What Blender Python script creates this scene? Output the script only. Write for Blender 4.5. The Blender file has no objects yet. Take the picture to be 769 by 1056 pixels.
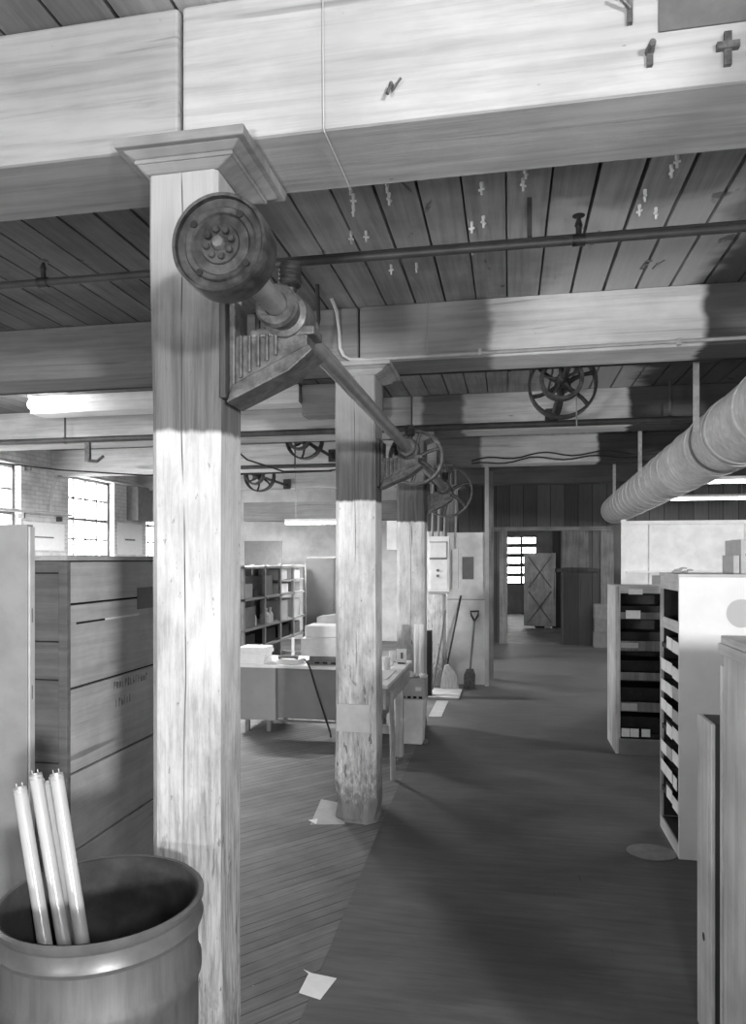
import bpy, bmesh, math, random
from mathutils import Vector, Matrix
random.seed(7)
C = bpy.context.scene.collection
PI = math.pi
V = Vector
# ------------------------------------------------------------------ camera
CAMZ, YAW, FOC, HY = 1.9, math.radians(10.75), 740.0, 577.0
cd = bpy.data.cameras.new('camera'); cam = bpy.data.objects.new('camera', cd); C.objects.link(cam)
cd.sensor_fit = 'AUTO'; cd.sensor_width = 36.0; cd.lens = FOC / 1056.0 * 36.0
cd.shift_y = (HY - 528.0) / 1056.0; cd.clip_start = 0.02; cd.clip_end = 200
cam.location = (0, 0, CAMZ); cam.rotation_euler = (PI / 2, 0, YAW)
bpy.context.scene.camera = cam
# ------------------------------------------------------------------ materials
class NT:
    def __init__(s, name):
        s.m = bpy.data.materials.new(name); s.m.use_nodes = True; s.t = s.m.node_tree
        s.b = s.t.nodes['Principled BSDF']; s.out = s.t.nodes['Material Output']
        s.co = s.t.nodes.new('ShaderNodeTexCoord').outputs['Object']
    def n(s, typ, **kw):
        o = s.t.nodes.new(typ)
        for k, v in kw.items(): setattr(o, k, v)
        return o
    def set(s, sock, v):
        if isinstance(v, bpy.types.NodeSocket): s.t.links.new(v, sock)
        elif isinstance(v, (int, float)) and sock.type == 'RGBA': sock.default_value = (v, v, v, 1)
        else: sock.default_value = v
    def mapp(s, scale, rot=(0, 0, 0), loc=(0, 0, 0)):
        o = s.n('ShaderNodeMapping'); s.set(o.inputs[0], s.co)
        o.inputs['Scale'].default_value = scale; o.inputs['Rotation'].default_value = rot; o.inputs['Location'].default_value = loc
        return o.outputs[0]
    def noise(s, scale=(1, 1, 1), detail=5, rough=.6, dist=0, rot=(0, 0, 0), loc=(0, 0, 0)):
        o = s.n('ShaderNodeTexNoise'); s.set(o.inputs['Vector'], s.mapp(scale, rot, loc))
        o.inputs['Scale'].default_value = 1; o.inputs['Detail'].default_value = detail
        o.inputs['Roughness'].default_value = rough; o.inputs['Distortion'].default_value = dist
        return o.outputs['Fac']
    def ramp(s, f, a, b, lo=0., hi=1., smooth=True):
        o = s.n('ShaderNodeMapRange'); o.interpolation_type = 'SMOOTHSTEP' if smooth else 'LINEAR'
        for i, v in enumerate((f, a, b, lo, hi)): s.set(o.inputs[i], v)
        return o.outputs[0]
    def math(s, op, a, b=0.):
        o = s.n('ShaderNodeMath', operation=op); s.set(o.inputs[0], a); s.set(o.inputs[1], b); return o.outputs[0]
    def mix(s, f, a, b):
        o = s.n('ShaderNodeMix', data_type='FLOAT'); s.set(o.inputs[0], f); s.set(o.inputs[2], a); s.set(o.inputs[3], b); return o.outputs[0]
    def xyz(s):
        o = s.n('ShaderNodeSeparateXYZ'); s.set(o.inputs[0], s.co); return o.outputs
    def fin(s, col, rough=.8, bump=None, bs=.2, bd=.01, metal=0, spec=.3):
        cc = s.n('ShaderNodeCombineColor')
        for i in range(3): s.set(cc.inputs[i], col)
        s.set(s.b.inputs['Base Color'], cc.outputs[0]); s.set(s.b.inputs['Roughness'], rough)
        s.b.inputs['Metallic'].default_value = metal; s.b.inputs['Specular IOR Level'].default_value = spec
        if bump is not None:
            o = s.n('ShaderNodeBump'); o.inputs['Strength'].default_value = bs; o.inputs['Distance'].default_value = bd
            s.set(o.inputs['Height'], bump); s.set(s.b.inputs['Normal'], o.outputs[0])
        return s.m
AX = {'x': (.05, 1, 1), 'y': (1, .05, 1), 'z': (1, 1, .05)}
def sc(axis, k): return tuple(a * k for a in AX[axis])
def wood(name, lo, hi, axis='x', k=30, rough=.75, blot=.35, bs=.25, knots=True):
    t = NT(name)
    g = t.noise(sc(axis, k), 6, .65, .3); b = t.noise((2.3, 2.3, 2.3), 4, .6)
    c = t.mix(t.ramp(g, .25, .75), lo, hi)
    c = t.math('MULTIPLY', c, t.ramp(b, .3, .7, 1 - blot, 1.05))
    if knots:
        cr = t.noise(sc(axis, k * .55), 3, .5, .2, loc=(3, 7, 1))
        c = t.math('MULTIPLY', c, t.ramp(cr, .66, .72, 1, .55))
    return t.fin(c, rough, g, bs)
def plain(name, v, rough=.6, var=.12, k=12, metal=0, bs=.05, spec=.3):
    t = NT(name); n = t.noise((k, k, k), 5, .6)
    return t.fin(t.ramp(n, .25, .75, v * (1 - var), v * (1 + var)), rough, n, bs, .004, metal, spec)
def column_mat(name, top=2.32, seed=0, dirt=1.0, wl=1.0):
    t = NT(name); z = t.xyz()[2]
    g = t.noise((38, 38, 1.6), 6, .65, .25, loc=(seed, 0, 0)); bl = t.noise((5, 5, 3), 6, .65, loc=(seed, 3, 0)); f = t.noise((45, 45, 16), 4, .7, loc=(seed, 1, 0))
    raw = t.mix(t.ramp(g, .3, .7), .06, .13)
    raw = t.mix(t.ramp(t.math('ADD', z, t.math('MULTIPLY', bl, .35)), 2.75, 3.15), raw, t.mix(g, .2, .38))
    wht = t.mix(t.ramp(bl, .3, .65), .66 * wl, .86 * wl)
    wht = t.math('MULTIPLY', wht, t.ramp(g, .2, .55, .8, 1.0))
    chip = t.ramp(f, .64, .7); wht = t.mix(t.math('MULTIPLY', chip, .8), wht, .2)
    crk = t.ramp(t.noise((11, 11, .35), 3, .55, .3, loc=(seed + 4, 0, 0)), .69, .71); wht = t.mix(t.math('MULTIPLY', crk, .85), wht, .08)
    X = t.xyz()[0]; wv = t.noise((.4, .4, .8), 2, .5, loc=(seed, 6, 0))
    gap = t.ramp(t.noise((.1, .1, 2.3), 2, .5, loc=(seed, 9, 9)), .36, .46)
    cl = t.math('ABSOLUTE', t.math('ADD', X, t.math('MULTIPLY', t.math('SUBTRACT', wv, .52), .09)))
    line = t.math('MULTIPLY', t.math('MULTIPLY', t.ramp(cl, .003, .001), t.ramp(z, .8, 1.3)), gap); wht = t.mix(line, wht, .04); raw = t.mix(line, raw, .03)
    dz = t.math('ADD', z, t.math('MULTIPLY', t.math('SUBTRACT', bl, .5), 1.6))
    b2 = t.noise((7, 7, 2.2), 6, .7, .6, loc=(seed, 8, 2)); g2 = t.noise((70, 70, 5), 5, .7, .3, loc=(seed, 2, 5))
    wht = t.math('MULTIPLY', wht, t.ramp(b2, .35, .6, .82, 1.0)); wht = t.math('MULTIPLY', wht, t.ramp(g2, .3, .6, .84, 1.02))
    low = t.ramp(dz, 1.95, .7, 0, .75 * dirt); wht = t.mix(t.math('MULTIPLY', low, t.ramp(b2, .36, .66, 1, .5)), wht, t.mix(t.ramp(g2, .3, .7), .13, .36))
    pit = t.math('MULTIPLY', t.ramp(t.noise((34, 34, 9), 3, .6, .4, loc=(seed, 4, 4)), .62, .68), t.ramp(dz, 1.5, .7)); wht = t.mix(t.math('MULTIPLY', pit, .8), wht, .07)
    foot = t.ramp(t.math('ADD', z, t.math('MULTIPLY', t.math('SUBTRACT', f, .5), .9)), .5, .12, 0, .85); wht = t.mix(foot, wht, t.mix(bl, .05, .16))
    edge = t.math('ADD', z, t.math('MULTIPLY', t.math('SUBTRACT', t.noise((14, 14, 2), 3), .5), .05))
    c = t.mix(t.ramp(edge, top - .012, top + .012), wht, raw)
    h = t.math('ADD', t.math('MULTIPLY', g, .5), t.math('SUBTRACT', 0, t.math('ADD', crk, t.math('MULTIPLY', chip, .4))))
    return t.fin(c, .8, h, .5, .012)
def beam_mat(name, zones, origin, seed=0, dark=(.05, .11)):
    """zones: list of (x_from, value) in metres along the building; paint stops with a soft hand-brushed edge"""
    t = NT(name); X = t.xyz()[0]; Z = t.xyz()[2]
    g = t.noise((1.1, 26, 26), 6, .65, .4, loc=(seed, 0, 0)); bl = t.noise((1.6, 3, 3), 5, .6, loc=(seed, 2, 0))
    wob = t.math('ADD', X, t.math('MULTIPLY', t.math('SUBTRACT', t.noise((2, 5, 5), 3, loc=(0, seed, 0)), .5), .16))
    c = zones[0][1]; c = t.math('ADD', c, 0)
    for x, v in zones[1:]: c = t.mix(t.ramp(wob, x - origin - .035, x - origin + .035), c, v)
    c = t.math('MULTIPLY', c, t.ramp(g, .22, .62, .72, 1.04)); c = t.math('MULTIPLY', c, t.ramp(bl, .3, .7, .8, 1.04))
    st = t.noise((.55, 9, 9), 4, .5, .7, loc=(seed + 5, 0, 0)); c = t.math('MULTIPLY', c, t.ramp(st, .63, .70, 1, .62))
    sp = t.noise((13, 30, 30), 2, .5, loc=(seed, 9, 1)); c = t.math('MULTIPLY', c, t.ramp(sp, .76, .80, 1, .35))
    return t.fin(c, .78, g, .25, .008)
def emit(name, v, mixw=1.0):
    t = NT(name); t.b.inputs['Emission Color'].default_value = (1, 1, 1, 1); t.b.inputs['Emission Strength'].default_value = v
    t.b.inputs['Base Color'].default_value = (.9, .9, .9, 1); return t.m
def glassm(name):
    t = NT(name); n = t.t.nodes
    tr = n.new('ShaderNodeBsdfTransparent'); gl = n.new('ShaderNodeBsdfGlossy'); gl.inputs['Roughness'].default_value = .08
    mx = n.new('ShaderNodeMixShader'); mx.inputs[0].default_value = .06; tr.inputs[0].default_value = (.95, .95, .95, 1)
    t.t.links.new(tr.outputs[0], mx.inputs[1]); t.t.links.new(gl.outputs[0], mx.inputs[2]); t.t.links.new(mx.outputs[0], t.out.inputs[0])
    return t.m
def ceiling_mat():
    t = NT('ceiling_boards'); x, y, z = t.xyz()
    idx = t.math('FLOOR', t.math('DIVIDE', t.math('ADD', x, .015), .213))
    wn = t.n('ShaderNodeTexWhiteNoise', noise_dimensions='1D'); t.set(wn.inputs['W'], idx)
    g = t.noise((32, 1.5, 10), 6, .65, .4); b = t.noise((1.3, 1.6, 1), 5, .6)
    c = t.mix(t.ramp(g, .25, .7), .33, .48); c = t.math('MULTIPLY', c, t.ramp(wn.outputs[0], 0, 1, .82, 1.08, False))
    c = t.math('MULTIPLY', c, t.ramp(b, .3, .68, .72, 1.05))
    p = t.noise((1.5, 2.5, 1), 3, .5, loc=(.4, .8, 0)); brush = t.math('ADD', x, t.math('MULTIPLY', t.math('SUBTRACT', p, .5), .8))
    white = t.math('MULTIPLY', t.ramp(brush, .05, .35), t.ramp(t.math('ADD', y, t.math('MULTIPLY', p, .6)), 4.0, 4.15))
    c = t.mix(white, c, t.mix(g, .5, .68))
    c = t.mix(t.ramp(brush, 1.15, 1.35), c, t.math('MULTIPLY', t.mix(g, .06, .13), t.ramp(y, 4.2, 4.7, 2.6, 1)))
    k = t.noise((5, 3, 1), 3, .5, 1, loc=(2, 2, 2)); c = t.math('MULTIPLY', c, t.ramp(k, .68, .74, 1, .45))
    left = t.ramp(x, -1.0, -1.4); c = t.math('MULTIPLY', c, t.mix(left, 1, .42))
    return t.fin(c, .8, g, .3, .008)
def plank_floor_mat():
    t = NT('diagonal_floor_planks'); th = math.radians(-48)
    m = t.mapp((1, 1, 1), (0, 0, th)); sp = t.n('ShaderNodeSeparateXYZ'); t.set(sp.inputs[0], m); u, v = sp.outputs[0], sp.outputs[1]
    w = .082; q = t.math('DIVIDE', v, w); idx = t.math('FLOOR', q); fr = t.math('FRACT', q)
    wn = t.n('ShaderNodeTexWhiteNoise', noise_dimensions='1D'); t.set(wn.inputs['W'], idx)
    g = t.n('ShaderNodeTexNoise'); mm = t.n('ShaderNodeMapping'); t.set(mm.inputs[0], m); mm.inputs['Scale'].default_value = (3, 60, 1); t.set(g.inputs['Vector'], mm.outputs[0])
    g.inputs['Scale'].default_value = 1; g.inputs['Detail'].default_value = 6; g = g.outputs['Fac']
    b = t.noise((1.7, 1.7, 1), 6, .62); lf = t.noise((3, 3, 1), 3)
    c = t.mix(t.ramp(g, .3, .7), .135, .18); c = t.math('MULTIPLY', c, t.ramp(wn.outputs[0], 0, 1, .84, 1.1, False))
    c = t.math('MULTIPLY', c, t.ramp(b, .3, .7, .68, 1.12))
    seam = t.math('MULTIPLY', t.ramp(fr, .12, .03), t.ramp(t.noise((2.2, 2.2, 1), 3, loc=(5, 1, 0)), .38, .55, .3, 1))
    c = t.mix(t.math('MULTIPLY', seam, .82), c, .02)
    sp2 = t.noise((30, 30, 1), 2, .5); c = t.mix(t.ramp(sp2, .74, .78), c, .3)
    return t.fin(c, .62, t.math('SUBTRACT', g, seam), .35, .006)
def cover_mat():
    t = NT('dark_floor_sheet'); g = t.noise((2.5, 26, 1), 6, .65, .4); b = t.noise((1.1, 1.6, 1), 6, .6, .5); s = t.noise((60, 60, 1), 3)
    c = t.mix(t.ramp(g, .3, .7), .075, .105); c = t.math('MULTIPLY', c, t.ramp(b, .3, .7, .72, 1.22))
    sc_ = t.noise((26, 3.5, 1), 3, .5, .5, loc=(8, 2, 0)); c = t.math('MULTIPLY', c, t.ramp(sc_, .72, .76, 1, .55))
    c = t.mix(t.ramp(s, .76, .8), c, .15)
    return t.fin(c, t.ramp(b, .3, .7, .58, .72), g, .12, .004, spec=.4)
def wash_wall(name, lo=.5, hi=.78, bricks=True):
    t = NT(name); b = t.noise((2, 2, 2), 6, .62); c = t.mix(t.ramp(b, .3, .7), lo, hi); h = b
    if bricks:
        br = t.n('ShaderNodeTexBrick'); sp = t.xyz(); cb = t.n('ShaderNodeCombineXYZ')
        t.set(cb.inputs[0], t.math('ADD', sp[0], sp[1])); t.set(cb.inputs[1], sp[2]); t.set(br.inputs['Vector'], cb.outputs[0])
        br.inputs['Scale'].default_value = 1; br.inputs['Brick Width'].default_value = .21; br.inputs['Row Height'].default_value = .07; br.inputs['Mortar Size'].default_value = .008
        c = t.math('MULTIPLY', c, t.math('SUBTRACT', 1, t.math('MULTIPLY', br.outputs['Fac'], .22))); h = t.math('SUBTRACT', b, br.outputs['Fac'])
    return t.fin(c, .85, h, .3, .008)
def board_wall(name, lo, hi, w=.16, split=None):
    t = NT(name); x, y, z = t.xyz(); q = t.math('DIVIDE', x, w)
    wn = t.n('ShaderNodeTexWhiteNoise', noise_dimensions='1D'); t.set(wn.inputs['W'], t.math('FLOOR', q)); fr = t.math('FRACT', q)
    g = t.noise((30, 30, 1.4), 6, .65, .3); c = t.mix(g, lo, hi); c = t.math('MULTIPLY', c, t.ramp(wn.outputs[0], 0, 1, .7, 1.2, False))
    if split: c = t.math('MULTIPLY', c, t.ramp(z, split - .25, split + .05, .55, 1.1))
    c = t.mix(t.ramp(fr, .05, .02), c, .01)
    return t.fin(c, .8, g, .25, .006)
def stain_mat(name, v, cx, cz, r, sv):
    t = NT(name); x, y, z = t.xyz(); n = t.noise((9, 9, 9), 5); b = t.noise((2.5, 2.5, 2.5), 4)
    d = t.math('SQRT', t.math('ADD', t.math('POWER', t.math('SUBTRACT', x, cx), 2), t.math('POWER', t.math('SUBTRACT', z, cz), 2)))
    d = t.math('ADD', d, t.math('MULTIPLY', t.math('SUBTRACT', n, .5), .012))
    c = t.math('MULTIPLY', v, t.ramp(b, .3, .7, .93, 1.04)); c = t.mix(t.ramp(d, r - .004, r + .004), sv, c)
    return t.fin(c, .7, n, .08, .004)
def galv(name='galvanised_sheet'):
    t = NT(name); n = t.noise((4, 10, 4), 5, .6); v = t.n('ShaderNodeTexVoronoi'); v.inputs['Scale'].default_value = 24; t.set(v.inputs['Vector'], t.co)
    sp = t.n('ShaderNodeSeparateColor'); t.set(sp.inputs[0], v.outputs['Color'])
    c = t.math('MULTIPLY', t.ramp(n, .3, .7, .60, .76), t.ramp(sp.outputs[0], 0, 1, .85, 1.1, False))
    return t.fin(c, t.ramp(n, .3, .7, .42, .55), n, .05, .003, metal=.15, spec=.5)
def iron(name='dark_cast_iron', lo=.014, hi=.05):
    t = NT(name); n = t.noise((30, 30, 30), 5, .65); b = t.noise((7, 7, 7), 4)
    c = t.math('MULTIPLY', t.ramp(n, .3, .7, lo, hi), t.ramp(b, .3, .7, .75, 1.25))
    return t.fin(c, .5, n, .25, .003, metal=.35, spec=.5)
def drum_mat():
    t = NT('drum_fibre'); n = t.noise((40, 40, 3), 5, .65); b = t.noise((4, 4, 4), 5); z = t.xyz()[2]
    c = t.math('MULTIPLY', t.ramp(n, .25, .75, .07, .105), t.ramp(b, .3, .7, .8, 1.12))
    return t.fin(c, .5, n, .12, .003, spec=.45)
def hill_light():  # bare lamp
    return emit('lamp_glow', 60)

MT = {}
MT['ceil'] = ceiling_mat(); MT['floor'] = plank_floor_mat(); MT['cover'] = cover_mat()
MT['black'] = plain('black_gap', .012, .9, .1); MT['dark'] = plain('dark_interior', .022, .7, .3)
MT['iron'] = iron(); MT['iron2'] = iron('worn_iron', .045, .12); MT['steel'] = plain('dull_steel', .3, .38, .2, 18, .6, .06, .5)
MT['shaft'] = plain('worn_shaft_steel', .21, .34, .2, 9, .5, .05, .5)
MT['galv'] = galv(); MT['wall'] = wash_wall('whitewashed_brick'); MT['plaster'] = wash_wall('whitewash_plaster', .5, .72, False)
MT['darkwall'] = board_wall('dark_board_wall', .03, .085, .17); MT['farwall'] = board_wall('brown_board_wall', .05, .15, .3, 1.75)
MT['white'] = plain('white_paint', .84, .6, .1, 6); MT['panelwhite'] = plain('dirty_white_panel', .8, .7, .16, 3.5)
MT['paper'] = plain('paper_white', .82, .8, .04, 20); MT['card'] = plain('label_card', .78, .75, .06, 20); MT['greycard'] = plain('grey_label_card', .4, .75, .1, 20)
MT['cardboard'] = plain('pale_cardboard', .42, .8, .1, 8); MT['tubewhite'] = plain('tube_phosphor', .40, .22, .05, 6, 0, .01, .6)
MT['cap'] = plain('tube_end_metal', .5, .3, .1, 30, .8, .02, .5)
MT['crate'] = wood('crate_board', .42, .56, 'y', 26, .7, .25); MT['crateshade'] = wood('crate_end_shaded', .13, .22, 'x', 22, .75, .3)  # end boards are a darker copy, shade put into their colour
MT['palecrate'] = wood('pale_crate_board', .46, .66, 'z', 26, .7, .3); MT['palex'] = wood('pale_board', .42, .62, 'x', 26, .7, .25)
MT['paley'] = wood('pale_long_board', .42, .62, 'y', 26, .7, .25); MT['panel'] = plain('painted_panel', .25, .6, .16, 5, 0, .06)
MT['paleshelf'] = wood('pale_shelf_board', .45, .7, 'z', 30, .7, .3); MT['darkwood'] = wood('dark_post', .035, .075, 'z', 28)
MT['greywood'] = wood('grey_wood', .14, .26, 'z', 28); MT['lightwood'] = wood('light_stick', .5, .7, 'z', 26)
MT['greymetal'] = plain('grey_enamel_steel', .30, .45, .08, 4, .1, .02, .4); MT['midmetal'] = plain('mid_grey_enamel', .23, .5, .1, 4, .1, .02, .4)
MT['rack'] = plain('rack_steel', .34, .5, .15, 8, .2); MT['bristle'] = wood('broom_bristle', .34, .6, 'z', 90, .9, .2)
MT['pipe'] = plain('painted_pipe', .07, .5, .2, 10, .2); MT['conduit'] = plain('pale_conduit', .5, .5, .12, 10, .1); MT['string'] = plain('pale_string', .4, .8, .05)
MT['ceramic'] = plain('white_ceramic', .8, .3, .05); MT['drum'] = drum_mat(); MT['druminside'] = plain('drum_grime', .035, .6, .6, 7)
MT['drumrim'] = plain('drum_rim_steel', .11, .38, .2, 14, .3, .06, .5); MT['lamp'] = emit('lamp_glow', 120); MT['fluor'] = emit('fluorescent_glow', 9)
MT['doorboard'] = wood('door_board', .42, .6, 'z', 24); MT['stencil'] = plain('faded_stencil', .25, .85, .25, 40); MT['metal_patch'] = plain('grey_patch', .09, .6, .2, 9); MT['glass'] = glassm('window_glass'); MT['rubber'] = plain('black_cable', .03, .6); MT['swatch'] = plain('grey_patch_paint', .2, .8, .15)
MT['metal_plate'] = plain('grey_plate', .18, .6, .12, 9); MT['mark'] = plain('stencil_ink', .17, .85, .3, 30)
# ------------------------------------------------------------------ geometry helpers
ORG = {}
class MB:
    def __init__(s): s.bm = bmesh.new()
    def box(s, x0, x1, y0, y1, z0, z1, bev=0, rot=None):
        r = bmesh.ops.create_cube(s.bm, size=1); vs = r['verts']
        cx, cy, cz = (x0 + x1) / 2, (y0 + y1) / 2, (z0 + z1) / 2
        M = Matrix.Translation((cx, cy, cz)) @ (rot.to_4x4() if rot else Matrix.Identity(4)) @ Matrix.Diagonal((abs(x1 - x0), abs(y1 - y0), abs(z1 - z0), 1))
        bmesh.ops.transform(s.bm, matrix=M, verts=vs)
        if bev:
            es = list({e for v in vs for e in v.link_edges}); bmesh.ops.bevel(s.bm, geom=es, offset=bev, segments=2, affect='EDGES', profile=.6)
        return s
    def cyl(s, p, q, r1, r2=None, n=16, caps=True):
        p, q = V(p), V(q); r2 = r1 if r2 is None else r2; d = q - p; L = d.length
        M = Matrix.Translation((p + q) / 2) @ d.to_track_quat('Z', 'Y').to_matrix().to_4x4()
        bmesh.ops.create_cone(s.bm, cap_ends=caps, segments=n, radius1=r1, radius2=r2, depth=L, matrix=M); return s
    def tube(s, pts, r, n=8, cap=True):
        pts = [V(p) for p in pts]; rings = []; up = None
        for i, p in enumerate(pts):
            d = (pts[min(i + 1, len(pts) - 1)] - pts[max(i - 1, 0)]).normalized()
            if up is None: up = d.orthogonal().normalized()
            up = (up - d * up.dot(d)).normalized(); sd = d.cross(up); rr = r[i] if isinstance(r, (list, tuple)) else r
            rings.append([s.bm.verts.new(p + (up * math.cos(2 * PI * k / n) + sd * math.sin(2 * PI * k / n)) * rr) for k in range(n)])
        for a, b in zip(rings, rings[1:]):
            for k in range(n): s.bm.faces.new((a[k], a[(k + 1) % n], b[(k + 1) % n], b[k]))
        if cap: s.bm.faces.new(rings[0][::-1]); s.bm.faces.new(rings[-1])
        return s
    def lathe(s, prof, o=(0, 0, 0), axis='z', n=40, close=False, caps=True):
        o = V(o); rings = []
        for r, h in prof:
            ring = []
            for k in range(n):
                a = 2 * PI * k / n; c, d = r * math.cos(a), r * math.sin(a)
                p = V((c, d, h)) if axis == 'z' else (V((c, -h, d)) if axis == '-y' else (V((c, h, d)) if axis == 'y' else V((h, c, d))))
                ring.append(s.bm.verts.new(o + p))
            rings.append(ring)
        L = list(zip(rings, rings[1:])) + ([(rings[-1], rings[0])] if close else [])
        for a, b in L:
            for k in range(n): s.bm.faces.new((a[k], a[(k + 1) % n], b[(k + 1) % n], b[k]))
        if not close and caps:
            if prof[0][0] > 1e-4: s.bm.faces.new(rings[0])
            if prof[-1][0] > 1e-4: s.bm.faces.new(rings[-1])
        return s
    def prism(s, poly, axis, a, b):
        def P(u, v, w): return {'x': (w, u, v), 'y': (u, w, v), 'z': (u, v, w)}[axis]
        A = [s.bm.verts.new(P(u, v, a)) for u, v in poly]; B = [s.bm.verts.new(P(u, v, b)) for u, v in poly]; n = len(poly)
        s.bm.faces.new(A); s.bm.faces.new(B[::-1])
        for k in range(n): s.bm.faces.new((A[k], A[(k + 1) % n], B[(k + 1) % n], B[k]))
        return s
    def quad(s, *pts, th=.0):
        vs = [s.bm.verts.new(p) for p in pts]; f = s.bm.faces.new(vs)
        if th:
            r = bmesh.ops.extrude_face_region(s.bm, geom=[f]); bmesh.ops.translate(s.bm, vec=(0, 0, th), verts=[e for e in r['geom'] if isinstance(e, bmesh.types.BMVert)])
        return s
    def build(s, name, mat, parent=None, loc=None, smooth=None, bev=0):
        o_ = V(loc) if loc is not None else (ORG[parent.name] if parent else V((0, 0, 0)))
        bmesh.ops.recalc_face_normals(s.bm, faces=s.bm.faces[:]); bmesh.ops.translate(s.bm, vec=-o_, verts=s.bm.verts[:])
        me = bpy.data.meshes.new(name); s.bm.to_mesh(me); s.bm.free()
        o = bpy.data.objects.new(name, me); C.objects.link(o); me.materials.append(MT[mat] if isinstance(mat, str) else mat)
        if smooth:
            for p in me.polygons: p.use_smooth = True
            me.set_sharp_from_angle(angle=math.radians(smooth if smooth is not True else 40))
        if bev:
            m = o.modifiers.new('bevel', 'BEVEL'); m.width = bev; m.segments = 2; m.limit_method = 'ANGLE'
        if parent: o.parent = parent
        else: o.location = o_
        ORG[o.name] = o_
        return o
def thing(name, label, cat, loc=(0, 0, 0), group=None):
    o = bpy.data.objects.new(name, None); C.objects.link(o); o.location = loc; o['label'] = label; o['category'] = cat; o.empty_display_size = .1
    if group: o['group'] = group
    ORG[o.name] = V(loc); return o
def tag(o, label, cat, group=None, kind=None):
    o['label'] = label; o['category'] = cat
    if group: o['group'] = group
    if kind: o['kind'] = kind
    return o
def struct(name, mb, mat, loc=(0, 0, 0), label=None, cat=None):
    o = mb.build(name, mat, None, loc); o['kind'] = 'structure'
    if label: o['label'] = label; o['category'] = cat or name.split('_')[0]
    return o
def dup(root, loc, label=None, rotz=None):
    r = root.copy(); C.objects.link(r); r.location = loc
    if label: r['label'] = label
    if rotz is not None: r.rotation_euler = (0, 0, rotz)
    for ch in list(root.children):
        c = ch.copy(); C.objects.link(c); c.parent = r
        for g in list(ch.children):
            d = g.copy(); C.objects.link(d); d.parent = c
    return r
# ------------------------------------------------------------------ the setting
CZ, BZ = 3.72, 3.30          # ceiling, beam underside
XL, XR, YB, YF, YE = -7.5, 5.5, -6.5, 16.5, 26.0
struct('floor', MB().box(XL - .3, XR + .3, YB - .3, YE + .3, -.12, 0), 'floor', label='worn diagonal plank floor left of the columns and under everything', cat='floor')
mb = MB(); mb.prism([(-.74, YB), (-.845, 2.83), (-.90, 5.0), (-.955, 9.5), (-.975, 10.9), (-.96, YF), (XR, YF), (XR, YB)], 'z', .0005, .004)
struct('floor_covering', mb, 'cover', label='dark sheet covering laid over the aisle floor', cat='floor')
mb = MB(); x = -.015 - .213 * 37
while x < XR + .3:
    g = random.choice((.010, .016, .018, .022)); mb.box(x + g / 2, x + .213 - g / 2, YB - .3, YF + .1, CZ, CZ + .1); x += .213
mb.box(XL - .3, XR + .3, YB - .3, YF + .1, CZ + .3, CZ + .34)
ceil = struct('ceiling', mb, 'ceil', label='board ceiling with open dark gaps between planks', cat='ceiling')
struct('ceiling_beyond', MB().box(-3, 4, YF + .1, YE + .3, 3.0, 3.1), 'darkwall', label='dark ceiling of the room beyond the doorway', cat='ceiling')
# left wall with window openings
wins = [(.44 + 2.7 * k, 1.9 + 2.7 * k) for k in range(6)]
WZ0, WZ1 = 1.93, 3.38
mb = MB(); mb.box(XL - .3, XL, YB, YF, 0, WZ0); mb.box(XL - .3, XL, YB, YF, WZ1, CZ + .05); ys = [YB] + [a for w in wins for a in w] + [YF]
for a, b in zip(ys[0::2], ys[1::2]): mb.box(XL - .3, XL, a, b, WZ0, WZ1)
struct('wall_left', mb, 'wall', label='whitewashed brick wall with windows on the left', cat='wall')
for i, (a, b) in enumerate(wins):
    f = MB(); t_ = .05
    f.box(XL - .2, XL - .12, a, b, WZ0, WZ0 + t_); f.box(XL - .2, XL - .12, a, b, WZ1 - t_, WZ1)
    f.box(XL - .2, XL - .12, a, a + t_, WZ0, WZ1); f.box(XL - .2, XL - .12, b - t_, b, WZ0, WZ1); f.box(XL - .19, XL - .13, a, b, 2.6, 2.65)
    for k in range(1, 4): yy = a + (b - a) * k / 4; f.box(XL - .175, XL - .145, yy - .016, yy + .016, WZ0, WZ1)
    for zz in (2.27, 3.0): f.box(XL - .175, XL - .145, a, b, zz - .016, zz + .016)
    w = struct('window_%d' % (i + 1), f, 'midmetal', (XL - .16, (a + b) / 2, WZ0), ['first window of the left wall, nearest the camera end', 'second window of the left wall', 'third window of the left wall', 'bright window cut by the left edge above the pale panel', 'bright multi-pane window above the dark crate', 'farthest bright window of the left wall, beside the front column'][i], 'window')
    MB().box(XL - .162, XL - .158, a + .02, b - .02, WZ0 + .02, WZ1 - .02).build('pane', 'glass', w)
    MB().box(XL - .14, XL + .06, a - .05, b + .05, WZ0 - .05, WZ0, .008).build('window_sill', 'white', w)
struct('wall_right', MB().box(XR, XR + .3, YB, YF, 0, CZ + .05), 'darkwall')
struct('wall_rear', MB().box(XL - .3, XR + .3, YB - .3, YB, 0, CZ + .05), 'plaster')
# far wall : whitewashed to the left, dark boards on the right with the doorway
struct('wall_far_left', MB().box(XL, -1.6, YF, YF + .15, 0, CZ), 'plaster', label='whitewashed far wall behind the shelving', cat='wall')
OX0, OX1, OZ = -.20, 1.14, 2.54
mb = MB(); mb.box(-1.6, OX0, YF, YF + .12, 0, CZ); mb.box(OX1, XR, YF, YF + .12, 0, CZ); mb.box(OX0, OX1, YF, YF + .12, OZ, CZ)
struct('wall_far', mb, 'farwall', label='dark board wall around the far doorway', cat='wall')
mb = MB(); mb.box(OX0 - .02, OX0 + .16, YF - .06, YF - .001, 0, OZ)
struct('trim_1', mb, 'greywood', label='grey jamb board on the left of the far doorway', cat='trim')
struct('trim_2', MB().box(-.42, 2.2, YF - .1, YF - .001, OZ, OZ + .09), wood('lintel_board', .16, .3, 'x'), label='pale lintel rail across the far doorway', cat='trim')
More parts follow.
